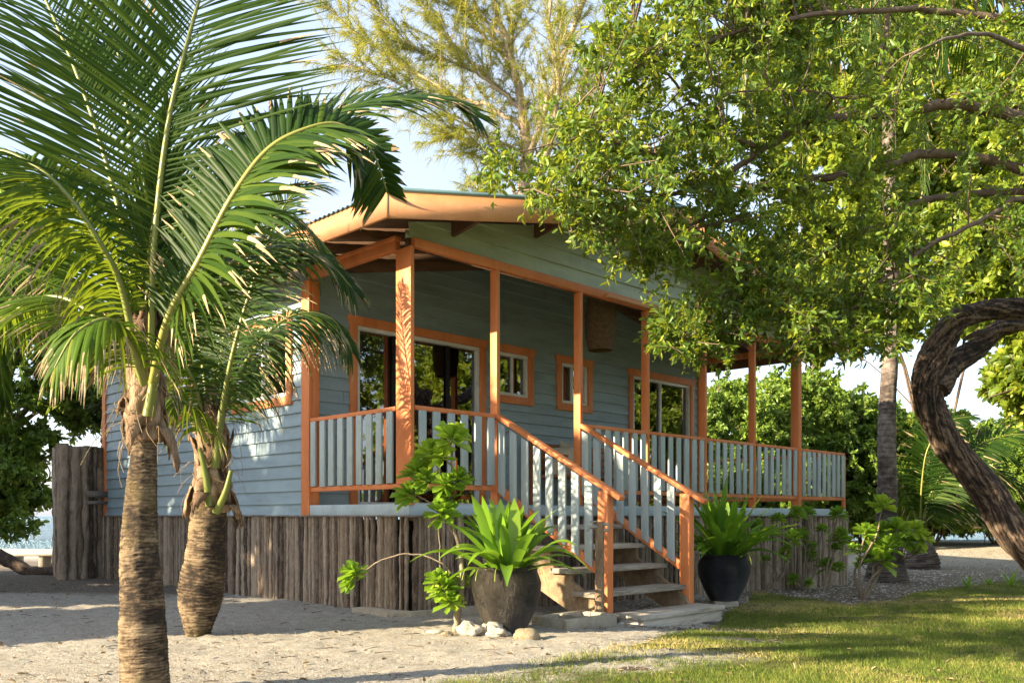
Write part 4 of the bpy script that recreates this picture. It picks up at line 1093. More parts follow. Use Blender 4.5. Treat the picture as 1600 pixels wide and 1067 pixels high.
def ringtrunk(pts, n, k, mat, root, rings, name='trunk', amp=.02, rings_c=.11):
    n = int(n * 2.2); k = int(k * 1.5); q = smooth_path(np.array(pts), n); mb = MB(); q[:, 3] *= .9
    sd = int(rng.integers(1e6))
    ph = np.cumsum(rng.uniform(.5, 1.5, n)) * rings * 1.9 / n
    ph = ph[:, None] + .2 * snoise(n, k, 14, 3, sd); ck = snoise(n, k, 6, .7, sd + 9); ck = np.where(ck > 1.15, -1.0, 0.0)
    fr = (ph % 1)
    nz = snoise(n, k, 1.2, 1.2, sd + 1); big = snoise(n, k, 10, 5, sd + 2)
    field = amp * 1.1 * (2 * fr - 1) + .014 * nz + .014 * big + .012 * ck
    mb.tube(q[:, :3], q[:, 3], k, True, 0, .5, field=field, fvar=.46 + rings_c * np.where(fr < .22, -2.2, .5) + .13 * nz + .17 * big + .2 * ck)
    return part(mb, name, M[mat], root, True), q
def boots(c, axis_pts, root, n, rad, z0, z1, L=.3, wd=.1):
    """old leaf-base sheaths hugging the crown shaft, the lowest ones curling away"""
    nn = 40; zz = np.linspace(z0 - .02, z1, nn); k = 40
    mb = MB(); P = np.array([c(z) for z in zz]); nz = snoise(nn, k, 2.5, 1.5, n)
    rr_ = rad * np.interp(np.linspace(0, 1, nn), [0, .12, .3, .6, 1], [.95, 1.25, 1.3, 1.05, .6])
    mb.tube(P, rr_, k, True, 0, .5, field=.10 * nz, fvar=.5 + .3 * nz); part(mb, 'crown_shaft', M['fibre'], root, True)
    for i in range(n):
        mb = MB(); f = i / n; z = z0 + (z1 - z0) * (f + rng.uniform(0, .5) / n); a_ = i * 2.4 + rng.uniform(-.4, .4)
        dirn = np.array([math.cos(a_), math.sin(a_), 0]); ctr = c(z); low = f < .3
        m_ = 12; t = np.linspace(0, 1, m_); l = L * rng.uniform(.55, 1.1) * (.8 if low else 1)
        flare = rng.uniform(.25, .6) if low else rng.uniform(.05, .3)
        curl = rng.uniform(1.0, 2.0) if low else rng.uniform(0, .5)
        rb = rad * (1.28 - .5 * f)
        out = rb + l * flare * t ** 1.6; hz = z + l * (t - .15) - l * curl * t ** 2.6
        w_ = wd * (1 - t ** 1.5 * .8) * rng.uniform(.8, 1.2); sd = np.array([-dirn[1], dirn[0], 0]); kk = 7
        us = np.linspace(-1, 1, kk); rows = []
        for u_ in us:
            bend = rb * (1 - math.cos(u_ * 1.1)) * (1 - .5 * t)
            rows.append(ctr * [1, 1, 0] + dirn * (out - bend)[:, None] + sd * (u_ * w_)[:, None] + np.array([0, 0, 1]) * (hz + rng.normal(size=m_) * .004)[:, None] + dirn * (rng.normal(size=m_) * .003)[:, None])
        rows = np.stack(rows, 1); rows[-1, :, 2] += rng.normal(size=kk) * .03; V = rows.reshape(-1, 3)
        Q_ = [(r_ * kk + j, r_ * kk + j + 1, (r_ + 1) * kk + j + 1, (r_ + 1) * kk + j) for r_ in range(m_ - 1) for j in range(kk - 1)]
        mb.add(V, Q_, 0, np.repeat(np.clip(rng.uniform(.3, .8) + .25 * (rng.uniform(size=m_) - .5), 0, 1), kk))
        o = part(mb, 'leaf_base', M['fibre'], root, True); s_ = o.modifiers.new('thick', 'SOLIDIFY'); s_.thickness = .008
def fibres(c, root, n, rad, z0, z1):
    mb = MB()
    for i in range(n):
        z = rng.uniform(z0, z1); a_ = rng.uniform(0, 6.28); l = rng.uniform(.08, .3)
        p = c(z) + np.array([math.cos(a_), math.sin(a_), 0]) * rad; p[2] = z
        q = p + np.array([math.cos(a_ + rng.normal() * .6), math.sin(a_ + rng.normal() * .6), 0]) * l * .4 + np.array([0, 0, -l * rng.uniform(-.5, 1)]); 
        r_ = q + np.array([rng.normal() * .04, rng.normal() * .04, -l * .5])
        mb.tube(smooth_path([p, q, r_], 6), .0018, 3, False, 0, rng.uniform())
    part(mb, 'fibres', M['tan'], root)

D1 = 4.7
b1 = W(226, 1090, D1); b1[2] = float(zg(b1[0], b1[1]))
palm = empty('coconut_palm', b1, 'nearest coconut palm with a ringed trunk swelling at the foot, left foreground', 'palm tree')
ringtrunk([(*(b1 - (0, 0, .08)), .15), (*W(226, 1060, D1), .136), (*W(224, 1000, D1), .134), (*W(222, 930, D1), .122), (*W(218, 850, D1), .104), (*W(221, 770, D1), .088), (*W(225, 700, D1), .07), (*W(228, 640, D1), .066), (*W(229, 580, D1), .06), (*W(230, 520, D1), .03)], 220, 30, 'palm', palm, 62)
def cen1(z): return W(226, 640, D1) * np.array([1, 1, 0]) + np.array([.0, 0, z])
boots(cen1, None, palm, 15, .07, 1.36, 1.95, .34, .10)
fibres(cen1, palm, 90, .09, 1.35, 2.0)
FR = [
 dict(pts=[(236, 590, 4.65), (240, 400, 4.55), (262, 200, 4.5), (300, 40, 4.5), (345, -110, 4.6), (400, -250, 4.8)], L=.98, N=(0.1, -1, .15), droop=.10, a0=72, a1=45, n=80, dry=.1, r0=.02),
 dict(pts=[(222, 590, 4.75), (205, 420, 4.8), (165, 250, 4.9), (110, 90, 5.0), (40, -60, 5.2), (-40, -170, 5.4)], L=1.0, N=(.2, -1, .2), droop=.1, a0=60, a1=30, n=75, dry=.1),
 dict(pts=[(228, 590, 4.8), (222, 400, 5.0), (205, 220, 5.2), (180, 60, 5.3), (140, -90, 5.5)], L=.95, N=(0, -1, .3), droop=.1, a0=55, a1=30, n=70, dry=.1),
 dict(pts=[(238, 600, 4.6), (262, 500, 4.45), (310, 410, 4.35), (362, 310, 4.3), (415, 238, 4.3), (470, 205, 4.3), (530, 195, 4.35), (580, 235, 4.4), (605, 300, 4.45)], L=.78, N=(-.35, -.85, .6), droop=.2, a0=75, a1=58, n=84, dry=.35, sideL=(1, .62), r0=.026, mat='frond', lw=.032),
 dict(pts=[(236, 590, 4.8), (270, 470, 4.95), (340, 340, 5.1), (430, 235, 5.3), (530, 172, 5.4), (630, 152, 5.5), (700, 156, 5.6), (745, 182, 5.6)], L=.74, N=(-.2, -.6, .8), droop=.3, a0=65, a1=35, n=84, dry=.3, lw=.03),
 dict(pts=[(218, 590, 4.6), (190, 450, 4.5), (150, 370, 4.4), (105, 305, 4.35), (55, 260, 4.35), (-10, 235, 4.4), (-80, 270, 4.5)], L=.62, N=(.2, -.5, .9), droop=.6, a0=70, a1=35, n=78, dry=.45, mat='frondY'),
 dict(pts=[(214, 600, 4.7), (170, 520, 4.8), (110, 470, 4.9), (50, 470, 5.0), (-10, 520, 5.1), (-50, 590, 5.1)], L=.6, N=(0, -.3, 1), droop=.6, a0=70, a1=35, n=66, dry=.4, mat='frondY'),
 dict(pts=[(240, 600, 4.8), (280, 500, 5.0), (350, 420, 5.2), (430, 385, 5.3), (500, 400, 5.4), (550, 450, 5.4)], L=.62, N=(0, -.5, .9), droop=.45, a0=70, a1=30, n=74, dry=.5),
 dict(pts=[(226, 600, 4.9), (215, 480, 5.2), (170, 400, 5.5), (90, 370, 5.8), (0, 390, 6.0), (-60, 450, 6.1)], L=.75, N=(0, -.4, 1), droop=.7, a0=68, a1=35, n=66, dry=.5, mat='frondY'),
 dict(pts=[(232, 600, 4.9), (250, 480, 5.2), (300, 380, 5.6), (380, 330, 5.9), (460, 340, 6.1), (520, 400, 6.2)], L=.7, N=(0, -.4, 1), droop=.6, a0=68, a1=30, n=64, dry=.4),
 dict(pts=[(224, 600, 4.55), (206, 540, 4.35), (170, 500, 4.2), (120, 520, 4.1), (85, 575, 4.05)], L=.42, N=(.1, -.5, 1), droop=.8, a0=70, a1=30, n=46, dry=.7, mat='frondY', lw=.024),
 dict(pts=[(228, 600, 4.7), (232, 430, 4.7), (246, 300, 4.72), (262, 170, 4.75)], L=.5, N=(.5, -1, 0), droop=.05, a0=25, a1=10, n=40, dry=.1)]
for f_ in FR:
    f_ = dict(f_); f_['pts'] = WP(f_['pts']); frond(root=palm, **f_)

D2 = 7.1
b2 = W(313, 992, D2); b2[2] = float(zg(b2[0], b2[1]))
palm2 = empty('coconut_palm', b2, 'second coconut palm with a fat curved trunk before the blue side wall', 'palm tree')
ringtrunk([(*(b2 - (0, 0, .1)), .10), (*W(310, 985, D2), .115), (*W(311, 955, D2), .165), (*W(314, 920, D2), .195), (*W(320, 880, D2), .175), (*W(324, 840, D2), .16), (*W(327, 790, D2), .145), (*W(330, 740, D2), .12), (*W(333, 690, D2), .1), (*W(332, 640, D2), .08), (*W(332, 600, D2), .05)], 150, 28, 'palm', palm2, 42, amp=.025)
def cen2(z): return W(331, 720, D2) * np.array([1, 1, 0]) + np.array([0, 0, z])
boots(cen2, None, palm2, 18, .11, .98, 1.75, .36, .13)
fibres(cen2, palm2, 60, .13, .95, 1.8)
FR2 = [
 dict(pts=[(342, 690, 7.0), (352, 610, 6.95), (372, 520, 6.9), (400, 430, 6.9), (430, 350, 6.9), (462, 300, 6.9), (500, 290, 7.0)], L=.8, N=(-.2, -.7, .7), droop=.4, a0=75, a1=30, n=72, dry=.5, r0=.028),
 dict(pts=[(338, 680, 7.1), (370, 590, 7.2), (420, 520, 7.3), (470, 490, 7.4), (520, 500, 7.5), (550, 550, 7.5)], L=.68, N=(0, -.5, .9), droop=.75, a0=72, a1=30, n=66, dry=.6),
 dict(pts=[(325, 680, 7.1), (300, 590, 7.0), (255, 530, 6.9), (205, 520, 6.8), (165, 560, 6.8)], L=.7, N=(0, -.5, .9), droop=.7, a0=72, a1=30, n=60, dry=.5, mat='frondY'),
 dict(pts=[(330, 680, 7.2), (315, 560, 7.3), (290, 440, 7.4), (270, 330, 7.5), (270, 240, 7.6)], L=.85, N=(0, -1, .3), droop=.25, a0=65, a1=30, n=64, dry=.3),
 dict(pts=[(322, 690, 6.9), (300, 640, 6.7), (270, 620, 6.6), (240, 640, 6.5)], L=.45, N=(0, -.5, .9), droop=.8, a0=70, a1=30, n=40, dry=.6, mat='frondY', lw=.026),
 dict(pts=[(335, 680, 7.3), (345, 560, 7.6), (370, 450, 7.9), (420, 380, 8.1), (480, 370, 8.2)], L=.8, N=(0, -.7, .7), droop=.45, a0=70, a1=30, n=60, dry=.4),
 dict(pts=[(328, 690, 7.3), (335, 600, 7.5), (330, 500, 7.8), (350, 420, 8.0)], L=.7, N=(0, -.9, .3), droop=.4, a0=70, a1=30, n=50, dry=.3, mat='frondY')]
for f_ in FR2:
    f_ = dict(f_); f_['pts'] = WP(f_['pts']); frond(root=palm2, **f_)
def stub(root, a, b_, c_, r):
    mb = MB(); q = smooth_path([a, b_, c_], 10); mb.tube(q, np.linspace(r * 1.25, r * .6, 10), 10, True, 0, .3); part(mb, 'cut_leaf_stalk', M['rachis'], root, True)
stub(palm2, W(328, 790, 6.98), W(322, 745, 6.95), W(312, 700, 6.93), .028)
stub(palm2, W(338, 800, 6.98), W(352, 770, 6.92), W(361, 735, 6.9), .026)
stub(palm2, W(336, 730, 7.0), W(341, 690, 6.97), W(345, 640, 6.97), .03)
stub(palm, W(232, 650, 4.62), W(240, 600, 4.6), W(250, 545, 4.58), .026)
# palm beyond the left edge
b3 = gz(-7.2, 10.2)
palm3 = empty('coconut_palm', b3, 'palm rooted just beyond the left edge, its arching fronds hanging into view', 'palm tree')
ringtrunk([(*(b3 - (0, 0, .1)), .2), (*(b3 + (0, 0, .5)), .17), (*(b3 + (.1, 0, 1.6)), .13), (*(b3 + (.15, 0, 3.0)), .1)], 80, 16, 'palmgrey', palm3, 25)
tp3 = b3 + (.15, 0, 2.9)
for a_, h_, r_ in ((10, .9, 2.7), (-35, .8, 2.4), (50, 1.1, 2.8), (95, 1.2, 2.6), (150, 1, 2.4), (200, 1, 2.4), (-80, .8, 2.2), (-10, .35, 2.2), (28, .4, 2.5)):
    c_, s_ = math.cos(R(a_)), math.sin(R(a_))
    pts = [tp3, tp3 + (c_ * r_ * .3, s_ * r_ * .3, h_ * .9), tp3 + (c_ * r_ * .6, s_ * r_ * .6, h_), tp3 + (c_ * r_ * .88, s_ * r_ * .88, h_ * .5), tp3 + (c_ * r_ * 1.02, s_ * r_ * 1.02, -h_ * .3)]
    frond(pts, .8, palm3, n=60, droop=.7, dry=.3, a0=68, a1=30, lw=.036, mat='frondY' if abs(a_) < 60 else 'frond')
# straight palm trunk on the right
b4 = G(1385, 908)
palm4 = empty('coconut_palm', b4, 'tall straight grey palm trunk with a flared foot beyond the shrubs', 'palm tree'); d4 = b4[1]
ringtrunk([(*(b4 - (0, 0, .15)), .46), (*W(1385, 900, d4), .40), (*W(1386, 860, d4), .29), (*W(1386, 820, d4), .22), (*W(1386, 760, d4), .185), (*W(1386, 650, d4), .165), (*W(1392, 520, d4), .15), (*W(1392, 330, d4), .14), (*W(1385, 70, d4), .12)], 200, 20, 'palmgrey', palm4, 60, amp=.012)
tp4 = W(1385, 60, d4)
for i in range(16):
    a_ = i * 137.5; r_ = 3.1 * rng.uniform(.85, 1.1); h_ = [1.6, .9, .3][i % 3]; c_, s_ = math.cos(R(a_)), math.sin(R(a_))
    pts = [tp4, tp4 + (c_ * r_ * .3, s_ * r_ * .3, h_ * .8), tp4 + (c_ * r_ * .62, s_ * r_ * .62, h_ * .9), tp4 + (c_ * r_ * .9, s_ * r_ * .9, h_ * .2), tp4 + (c_ * r_ * 1.0, s_ * r_ * 1.0, -h_ * .7 - .8)]
    frond(pts, .85, palm4, n=44, droop=.8, dry=.2, lw=.034, seg=4)
# stump-footed small palm
b5 = G(1440, 888); d5 = b5[1]
palm5 = empty('coconut_palm', b5, 'short young palm with a swollen grey foot near the right shoreline bushes', 'palm tree')
ringtrunk([(*(b5 - (0, 0, .1)), .44), (*W(1440, 875, d5), .40), (*W(1437, 855, d5), .3), (*W(1434, 835, d5), .16), (*W(1440, 810, d5), .1)], 50, 20, 'palmgrey', palm5, 12, amp=.05)
for (pts, L_) in (([(1438, 825), (1455, 770), (1490, 720), (1540, 700), (1590, 720)], 1.0), ([(1438, 825), (1470, 760), (1530, 730), (1590, 760), (1620, 820)], .9), ([(1438, 825), (1440, 760), (1450, 700), (1480, 660), (1520, 650)], 1.0), ([(1436, 825), (1420, 780), (1400, 750), (1375, 750)], .7), ([(1440, 820), (1480, 790), (1520, 790), (1550, 830)], .8), ([(1438, 825), (1480, 735), (1540, 690), (1610, 680), (1660, 720)], .9)):
    frond(WP([(a_, b_, d5 - .1 * i) for i, (a_, b_) in enumerate(pts)]), L_, palm5, N=(0, -.6, .8), n=44, droop=.4, dry=.2, lw=.045, seg=4, mat='frond', r0=.03)

# ------------------------------------------------------------------ casuarina
d6 = 19.0
b6 = gz((830 - 800) / F * d6, d6)
cas = empty('casuarina_tree', b6, 'tall feathery casuarina with pale forking trunks rising behind the roof', 'tree')
bb = MB(); nb_ = MB()
CL = [
 [(825, 830, .3), (822, 500, .26), (818, 330, .2), (822, 240, .15), (812, 150, .11), (790, 60, .08), (760, -40, .06), (730, -150, .03)],
 [(818, 330, .12), (845, 270, .1), (865, 200, .08), (870, 120, .06), (860, 20, .05), (870, -100, .03)],
 [(822, 260, .1), (850, 180, .08), (880, 90, .07), (910, 10, .06), (950, -90, .03)],
 [(815, 200, .08), (770, 170, .05), (700, 145, .045), (640, 110, .035), (580, 70, .025), (520, 20, .015), (470, -30, .01)],
 [(812, 170, .06), (760, 120, .045), (700, 60, .03), (650, 0, .02), (610, -60, .01)],
 [(800, 100, .06), (750, 50, .04), (720, 0, .03), (690, -70, .015)],
 [(818, 240, .05), (740, 200, .03), (670, 160, .02), (600, 120, .014), (540, 100, .008)],
 [(812, 150, .06), (800, 80, .04), (810, 0, .03), (800, -90, .02)],
 [(845, 270, .06), (800, 250, .03), (750, 230, .02), (700, 210, .008)],
 [(865, 200, .05), (900, 150, .035), (930, 80, .025), (970, 0, .015)],
 [(818, 330, .07), (790, 280, .03), (760, 300, .02), (730, 310, .008)],
 [(850, 260, .06), (900, 220, .035), (950, 190, .02), (1000, 160, .01)],
 [(790, 60, .05), (740, 20, .03), (680, -10, .02), (600, -60, .01)],
 [(845, 300, .05), (880, 270, .03), (930, 260, .02)], [(812, 170, .06), (740, 110, .03), (660, 80, .02), (590, 20, .012), (560, -30, .01)]]
Pt = []; Dt = []
for ci_, L_ in enumerate(CL):
    dz = 0 if ci_ < 1 else rng.normal() * .8
    q = smooth_path(np.array([(*W(a_, b_, d6 + dz * min(1, i / 3)), r_) for i, (a_, b_, r_) in enumerate(L_)]), len(L_) * 7)
    q[:, :3] += rng.normal(size=(len(q), 3)) * .02; bb.tube(q[:, :3], q[:, 3] * .8, 7, True, rn=.04)
    i0 = 22 if ci_ == 0 else 5
    T_ = unit(np.gradient(q[:, :3], axis=0))
    for i in range(i0, len(q)):
        for _ in range(2):
            l = rng.uniform(.4, 1.7) * (1.15 - .5 * i / len(q))
            dv = unit(T_[i] * .9 + rng.normal(size=3) * np.array([.6, .6, .3]) + np.array([0, 0, .25]))
            e = q[i, :3] + dv * l; m_ = (q[i, :3] + e) / 2 + np.array([0, 0, -.05 * l])
            sticks(bb, q[i:i + 1, :3], m_[None], e[None], .011, .003)
            k_ = int(6 + l * 8); t = rng.uniform(.1, 1, k_)[:, None]
            Pt.append(q[i, :3] + (e - q[i, :3]) * t); Dt.append(np.tile(dv, (k_, 1)))
Pt = np.concatenate(Pt); Dt = np.concatenate(Dt)
part(bb, 'trunk', M['casbark'], cas, True)
NPT = 9
P = np.repeat(Pt, NPT, 0); n = len(P); P = P + rng.normal(size=P.shape) * .012
D = unit(np.repeat(Dt, NPT, 0) * .8 + rng.normal(size=(n, 3)) * .42)
Ln = rng.uniform(.12, .30, n)[:, None]; wd = .0042
S_ = unit(np.cross(D, rng.normal(size=(n, 3))))
M1 = P + D * Ln * .5; M1[:, 2] -= Ln[:, 0] * .08; E1 = P + D * Ln * .85; E1[:, 2] -= Ln[:, 0] * .38
V = np.stack([P + S_ * wd * .6, P - S_ * wd * .6, M1 - S_ * wd, M1 + S_ * wd, E1 - S_ * wd * .4, E1 + S_ * wd * .4], 1).reshape(-1, 3)
b_ = np.arange(n)[:, None] * 6
va = np.repeat(np.clip(np.repeat(rng.normal(.5, .2, len(Pt)), NPT) + rng.normal(size=n) * .1, 0, 1), 6)
nb_.add(V, np.concatenate([b_ + np.array([[0, 1, 2, 3]]), b_ + np.array([[3, 2, 4, 5]])]), 0, va)
part(nb_, 'foliage', M['needle'], cas)
print('needles', n)

# ------------------------------------------------------------------ fleshy-leaved shrubs
def rosette(lb, c, up, r, n=16, yellow=0.0):
    up = unit(np.array(up, float)); 
    a_ = np.arange(n) * 2.4 + rng.uniform(0, 6); el = np.linspace(1.25, -.15, n) + rng.normal(size=n) * .12
    ref = np.array([1.0, .1, 0]); X_ = unit(np.cross(up, ref)); Y_ = np.cross(up, X_)
    D = (np.cos(a_) * np.cos(el))[:, None] * X_ + (np.sin(a_) * np.cos(el))[:, None] * Y_ + np.sin(el)[:, None] * up
    P = np.array(c) + up * (np.linspace(0, -.25, n) * r)[:, None]
    Lf = r * rng.uniform(.75, 1.05, n) * (.7 + .3 * np.cos(el))
    leaves(lb, P, D, Lf, Lf * .4, .75, .15, 0, np.clip(rng.normal(.45 + yellow, .15, n), 0, 1), .22, 'ob')
def shrub(basept, stems, label, mat='scae', r=.004, thick=None, group=None):
    o = empty('seaside_shrub', basept, label, 'shrub', group); sb = MB(); lb = MB()
    for st_ in stems:
        pts = st_['p']; q = smooth_path(pts, max(12, len(pts) * 5)); q = q + rng.normal(size=q.shape) * .003
        r0, r1 = st_.get('r', (.016, .006)); sb.tube(q, np.linspace(r0, r1, len(q)), 7, True, rn=.07)
        for (c, rr_) in st_.get('ros', []):
            tn = q[-1] - q[-4]; 
            if np.linalg.norm(np.array(c) - q[-1]) > .04:
                i_ = int(np.argmin(np.linalg.norm(q - c, axis=1) + np.maximum(0, q[:, 2] - c[2]) * 1)); i_ = max(0, i_ - 2)
                sb.tube(smooth_path([q[i_], (q[i_] + c) / 2 + rng.normal(size=3) * .015, c], 8), np.linspace(.008, .005, 8), 5, True); tn = np.array(c) - q[i_]
            lb = MB(); rosette(lb, c, unit(tn) * .6 + np.array([0, -.1, .7]), rr_ * 1.12, st_.get('n', 18) + 8, st_.get('y', 0)); part(lb, 'leaf_rosette', M[mat], o)
    part(sb, 'stem', M['paletwig'], o, True)
ds = 7.35
def w3(a_, b_, dd=0): return W(a_, b_, ds + dd)
bs = G(712, 998)
shrub(bs, [
 dict(p=[bs - (0, 0, .05), w3(713, 985), w3(716, 950), w3(722, 915), w3(722, 880), w3(716, 850, .05)], r=(.035, .018)),
 dict(p=[w3(716, 850, .05), w3(708, 820, .03), w3(700, 795), w3(706, 755), w3(706, 715), w3(704, 690)], r=(.018, .007), ros=[(w3(706, 682), .19), (w3(690, 712, -.05), .14)], y=.35, n=22),
 dict(p=[w3(706, 830, .03), w3(690, 800), w3(664, 780), w3(645, 772)], r=(.01, .005), ros=[(w3(640, 770), .16), (w3(690, 800, -.1), .17), (w3(650, 735, .05), .15)], n=20),
 dict(p=[w3(703, 770), w3(690, 745), w3(678, 715), w3(672, 708)], r=(.009, .005), ros=[(w3(672, 706, .05), .16), (w3(664, 748), .15), (w3(695, 755, -.1), .15), (w3(718, 745), .13), (w3(700, 775), .15)], y=.1, n=18),
 dict(p=[w3(722, 915), w3(712, 905), w3(690, 880), w3(660, 867), w3(625, 866), w3(590, 878), w3(566, 895)], r=(.008, .005), ros=[(w3(552, 893), .15), (w3(548, 905, .04), .13)], n=20),
 dict(p=[w3(716, 960), w3(705, 945), w3(696, 928)], r=(.012, .007), ros=[(w3(694, 915), .18), (w3(704, 938, -.05), .15), (w3(682, 905), .13), (w3(722, 905, .05), .09)], y=.12, n=20),
 dict(p=[w3(688, 905, .1), w3(687, 860, .1), w3(684, 800, .1)], r=(.006, .005))],
 'spindly shrub with bright green leaf rosettes left of the brown pot')
SG = 'shrubs in front of the right skirting'
def rshrub(base_px, ros, label, r=.145, yl=(), dd=0):
    b0 = G(*base_px); d_ = b0[1] + dd; stems = []
    for i, (a_, c_) in enumerate(ros):
        e = W(a_, c_ + 6, d_ + rng.normal() * .15)
        m1 = b0 + (e - b0) * .35 + np.array([rng.normal() * .08 + (e - b0)[0] * .2, rng.normal() * .05, 0]); m2 = b0 + (e - b0) * .7 + rng.normal(size=3) * .04
        stems.append(dict(p=[b0 - (0, 0, .03), m1, m2, e], r=(.02, .008), ros=[(e + (0, 0, .02), r * rng.uniform(.85, 1.15)), (m2 + np.array([rng.normal() * .09, rng.normal() * .08, .08]), r * .6)], y=.45 if i in yl else 0, n=20))
    shrub(b0, stems, label, group=SG)
rshrub((1196, 926), [(1182, 815), (1215, 805), (1240, 835), (1225, 860), (1245, 798)], 'leafy shrub right behind the black pot', .145)
rshrub((1258, 922), [(1262, 795), (1250, 832), (1266, 860), (1240, 900), (1285, 822)], 'middle shrub with bare crooked stems before the log skirting', .145)
rshrub((1286, 924), [(1313, 836), (1293, 878), (1310, 798)], 'slim upright shrub nearest the right corner of the skirting', .19)
rshrub((1348, 936), [(1378, 783), (1352, 826), (1380, 826), (1402, 820), (1386, 848), (1378, 868), (1362, 850)], 'taller shrub with a yellow tip before the straight palm trunk', .2, (0,))
rshrub((1400, 905), [(1430, 820), (1440, 835), (1415, 838)], 'small yellow green shrub right of the straight palm trunk', .2, (0, 1), -1.5)

# ------------------------------------------------------------------ pots with strap-leaved plants
def pot(c, rad, h_, mat, label, nleaf, L_, tall, droopy, seed):
    o = empty('potted_plant', c, label, 'potted plant', 'large glazed pots of strap leaved plants flanking the steps')
    c = np.array(c, float)
    prof = [(0, .52), (.03, .56), (.2, .72), (.4, .88), (.6, .98), (.75, 1.0), (.87, .93), (.93, .86), (.95, .90), (1.0, .92)]
    zs = np.linspace(0, 1, 36); rr_ = np.interp(zs, [p[0] for p in prof], [p[1] for p in prof])
    mb = MB(); mb.tube([c + (0, 0, z * h_) for z in zs], rr_ * rad, 48, False)
    zi = np.linspace(1, .82, 6); mb.tube([c + (0, 0, z * h_) for z in zi], np.array([.92, .85, .82, .82, .84, .86]) * rad, 48, False)
    mb.tube([c, c + (0, 0, .004)], .52 * rad, 48, True); part(mb, 'pot', M[mat], o, True)
    mb = MB(); ang_ = np.linspace(0, 2 * math.pi, 30, endpoint=False)
    mb.add([c + (math.cos(a_) * rad * .88, math.sin(a_) * rad * .88, h_ * .88) for a_ in ang_], [tuple(range(30))]); part(mb, 'soil', M['mat'], o)
    mb = MB(); r2 = np.random.default_rng(seed)
    for i in range(nleaf):
        a_ = i * 2.4 + r2.uniform(-.3, .3); f_ = (i + .5) / nleaf
        el = 1.5 - 1.05 * f_ ** .9 + r2.normal() * .12; l = L_ * r2.uniform(.75, 1.1) * (.8 + .3 * (1 - abs(f_ - .45)))
        p = c + np.array([math.cos(a_) * rad * .35 * f_ + r2.normal() * rad * .15, math.sin(a_) * rad * .35 * f_ + r2.normal() * rad * .15, h_ * .88])
        d_ = np.array([math.cos(a_) * math.cos(el), math.sin(a_) * math.cos(el), math.sin(el) * tall]); m_ = 12; t = np.linspace(0, 1, m_)
        C = p + d_ * (t * l)[:, None]; C[:, 2] -= l * droopy * 1.45 * r2.uniform(.5, 1.5) * (t ** 2.4) * (.25 + .85 * math.cos(el))
        wd_ = (.046 if nleaf < 80 else .056) * r2.uniform(.8, 1.2) * np.interp(t, [0, .15, .45, .75, 1], [.55, .7, 1, .85, .03])
        sd = unit(np.cross(d_, [0, 0, 1.0]) + 1e-6); sd = unit(sd + r2.normal(size=3) * .15)
        V = np.stack([C + sd * wd_[:, None] + np.array([0, 0, 1]) * wd_[:, None] * .35, C, C - sd * wd_[:, None] + np.array([0, 0, 1]) * wd_[:, None] * .35], 1).reshape(-1, 3)
        Q_ = [(r_ * 3 + j, r_ * 3 + j + 1, (r_ + 1) * 3 + j + 1, (r_ + 1) * 3 + j) for r_ in range(m_ - 1) for j in range(2)]
        mb.add(V, Q_, 0, float(np.clip(.62 - .35 * f_ + r2.normal() * .15, 0, 1)))
    for k_ in range(10):
        a_ = r2.uniform(0, 6.28); p = c + (math.cos(a_) * rad * .5, math.sin(a_) * rad * .5, h_ * .9); q = p + (math.cos(a_) * .25, math.sin(a_) * .25, .06); mb.tube(smooth_path([p, q, q + (math.cos(a_) * .06, math.sin(a_) * .06, -.1)], 7), .003, 4, False, 0, 1.0)
    part(mb, 'foliage', M['strap'], o, True); return o
pc = G(791, 992); pot(pc + (0, .22, .0), .285, .535, 'pot1', 'brown black ribbed pot of strap leaves left of the steps', 64, .80, 1.0, .36, 3)
d_ = 10.3; pc = W(1131, 938, d_); pc[2] = float(zg(pc[0], d_)) + .07
pot(pc, .30, .53, 'pot2', 'black glazed pot of darker strap leaves right of the steps', 96, .86, 1.1, .3, 5)
mb = MB(); mb.box((-.14, -.14, -.05), (.14, .14, .07)); o = mb.build('concrete_block', M['concrete'], None, False, None, .01); o.location = pc - (0, 0, .07); tag(o, 'small concrete block under the black glazed pot', 'block')
# small strap plants on the ground right
for px, py, s, lab in ((1512, 918, .32, 'small strap leaved seedling in the gravel below the leaning trunk'), (1580, 916, .42, 'strap leaved clump at the foot of the leaning trunk'), (1545, 914, .2, 'tiny strap leaved sprout between two larger ones')):
    g = G(px, py); mb = MB(); n = 11
    for i in range(n):
        a_ = i * 2.4; el = 1.35 - .9 * i / n; l = s * rng.uniform(.8, 1.2); t = np.linspace(0, 1, 8); dd = np.array([math.cos(a_) * math.cos(el), math.sin(a_) * math.cos(el), math.sin(el)])
        C = dd * (t * l)[:, None]; C[:, 2] -= l * .3 * t ** 2.2; wd_ = .022 * np.interp(t, [0, .4, 1], [.6, 1, .05]); sd = unit(np.cross(dd, [0, 0, 1.0]))
        V = np.stack([C + sd * wd_[:, None] + np.array([0, 0, .4]) * wd_[:, None], C, C - sd * wd_[:, None] + np.array([0, 0, .4]) * wd_[:, None]], 1).reshape(-1, 3)
        mb.add(V, [(r_ * 3 + j, r_ * 3 + j + 1, (r_ + 1) * 3 + j + 1, (r_ + 1) * 3 + j) for r_ in range(7) for j in range(2)], 0, rng.uniform(.3, .9))
    o = mb.build('strap_leaf_plant', M['strap'], None, True); o.location = g; tag(o, lab, 'plant', 'strap leaved seedlings by the lawn edge')

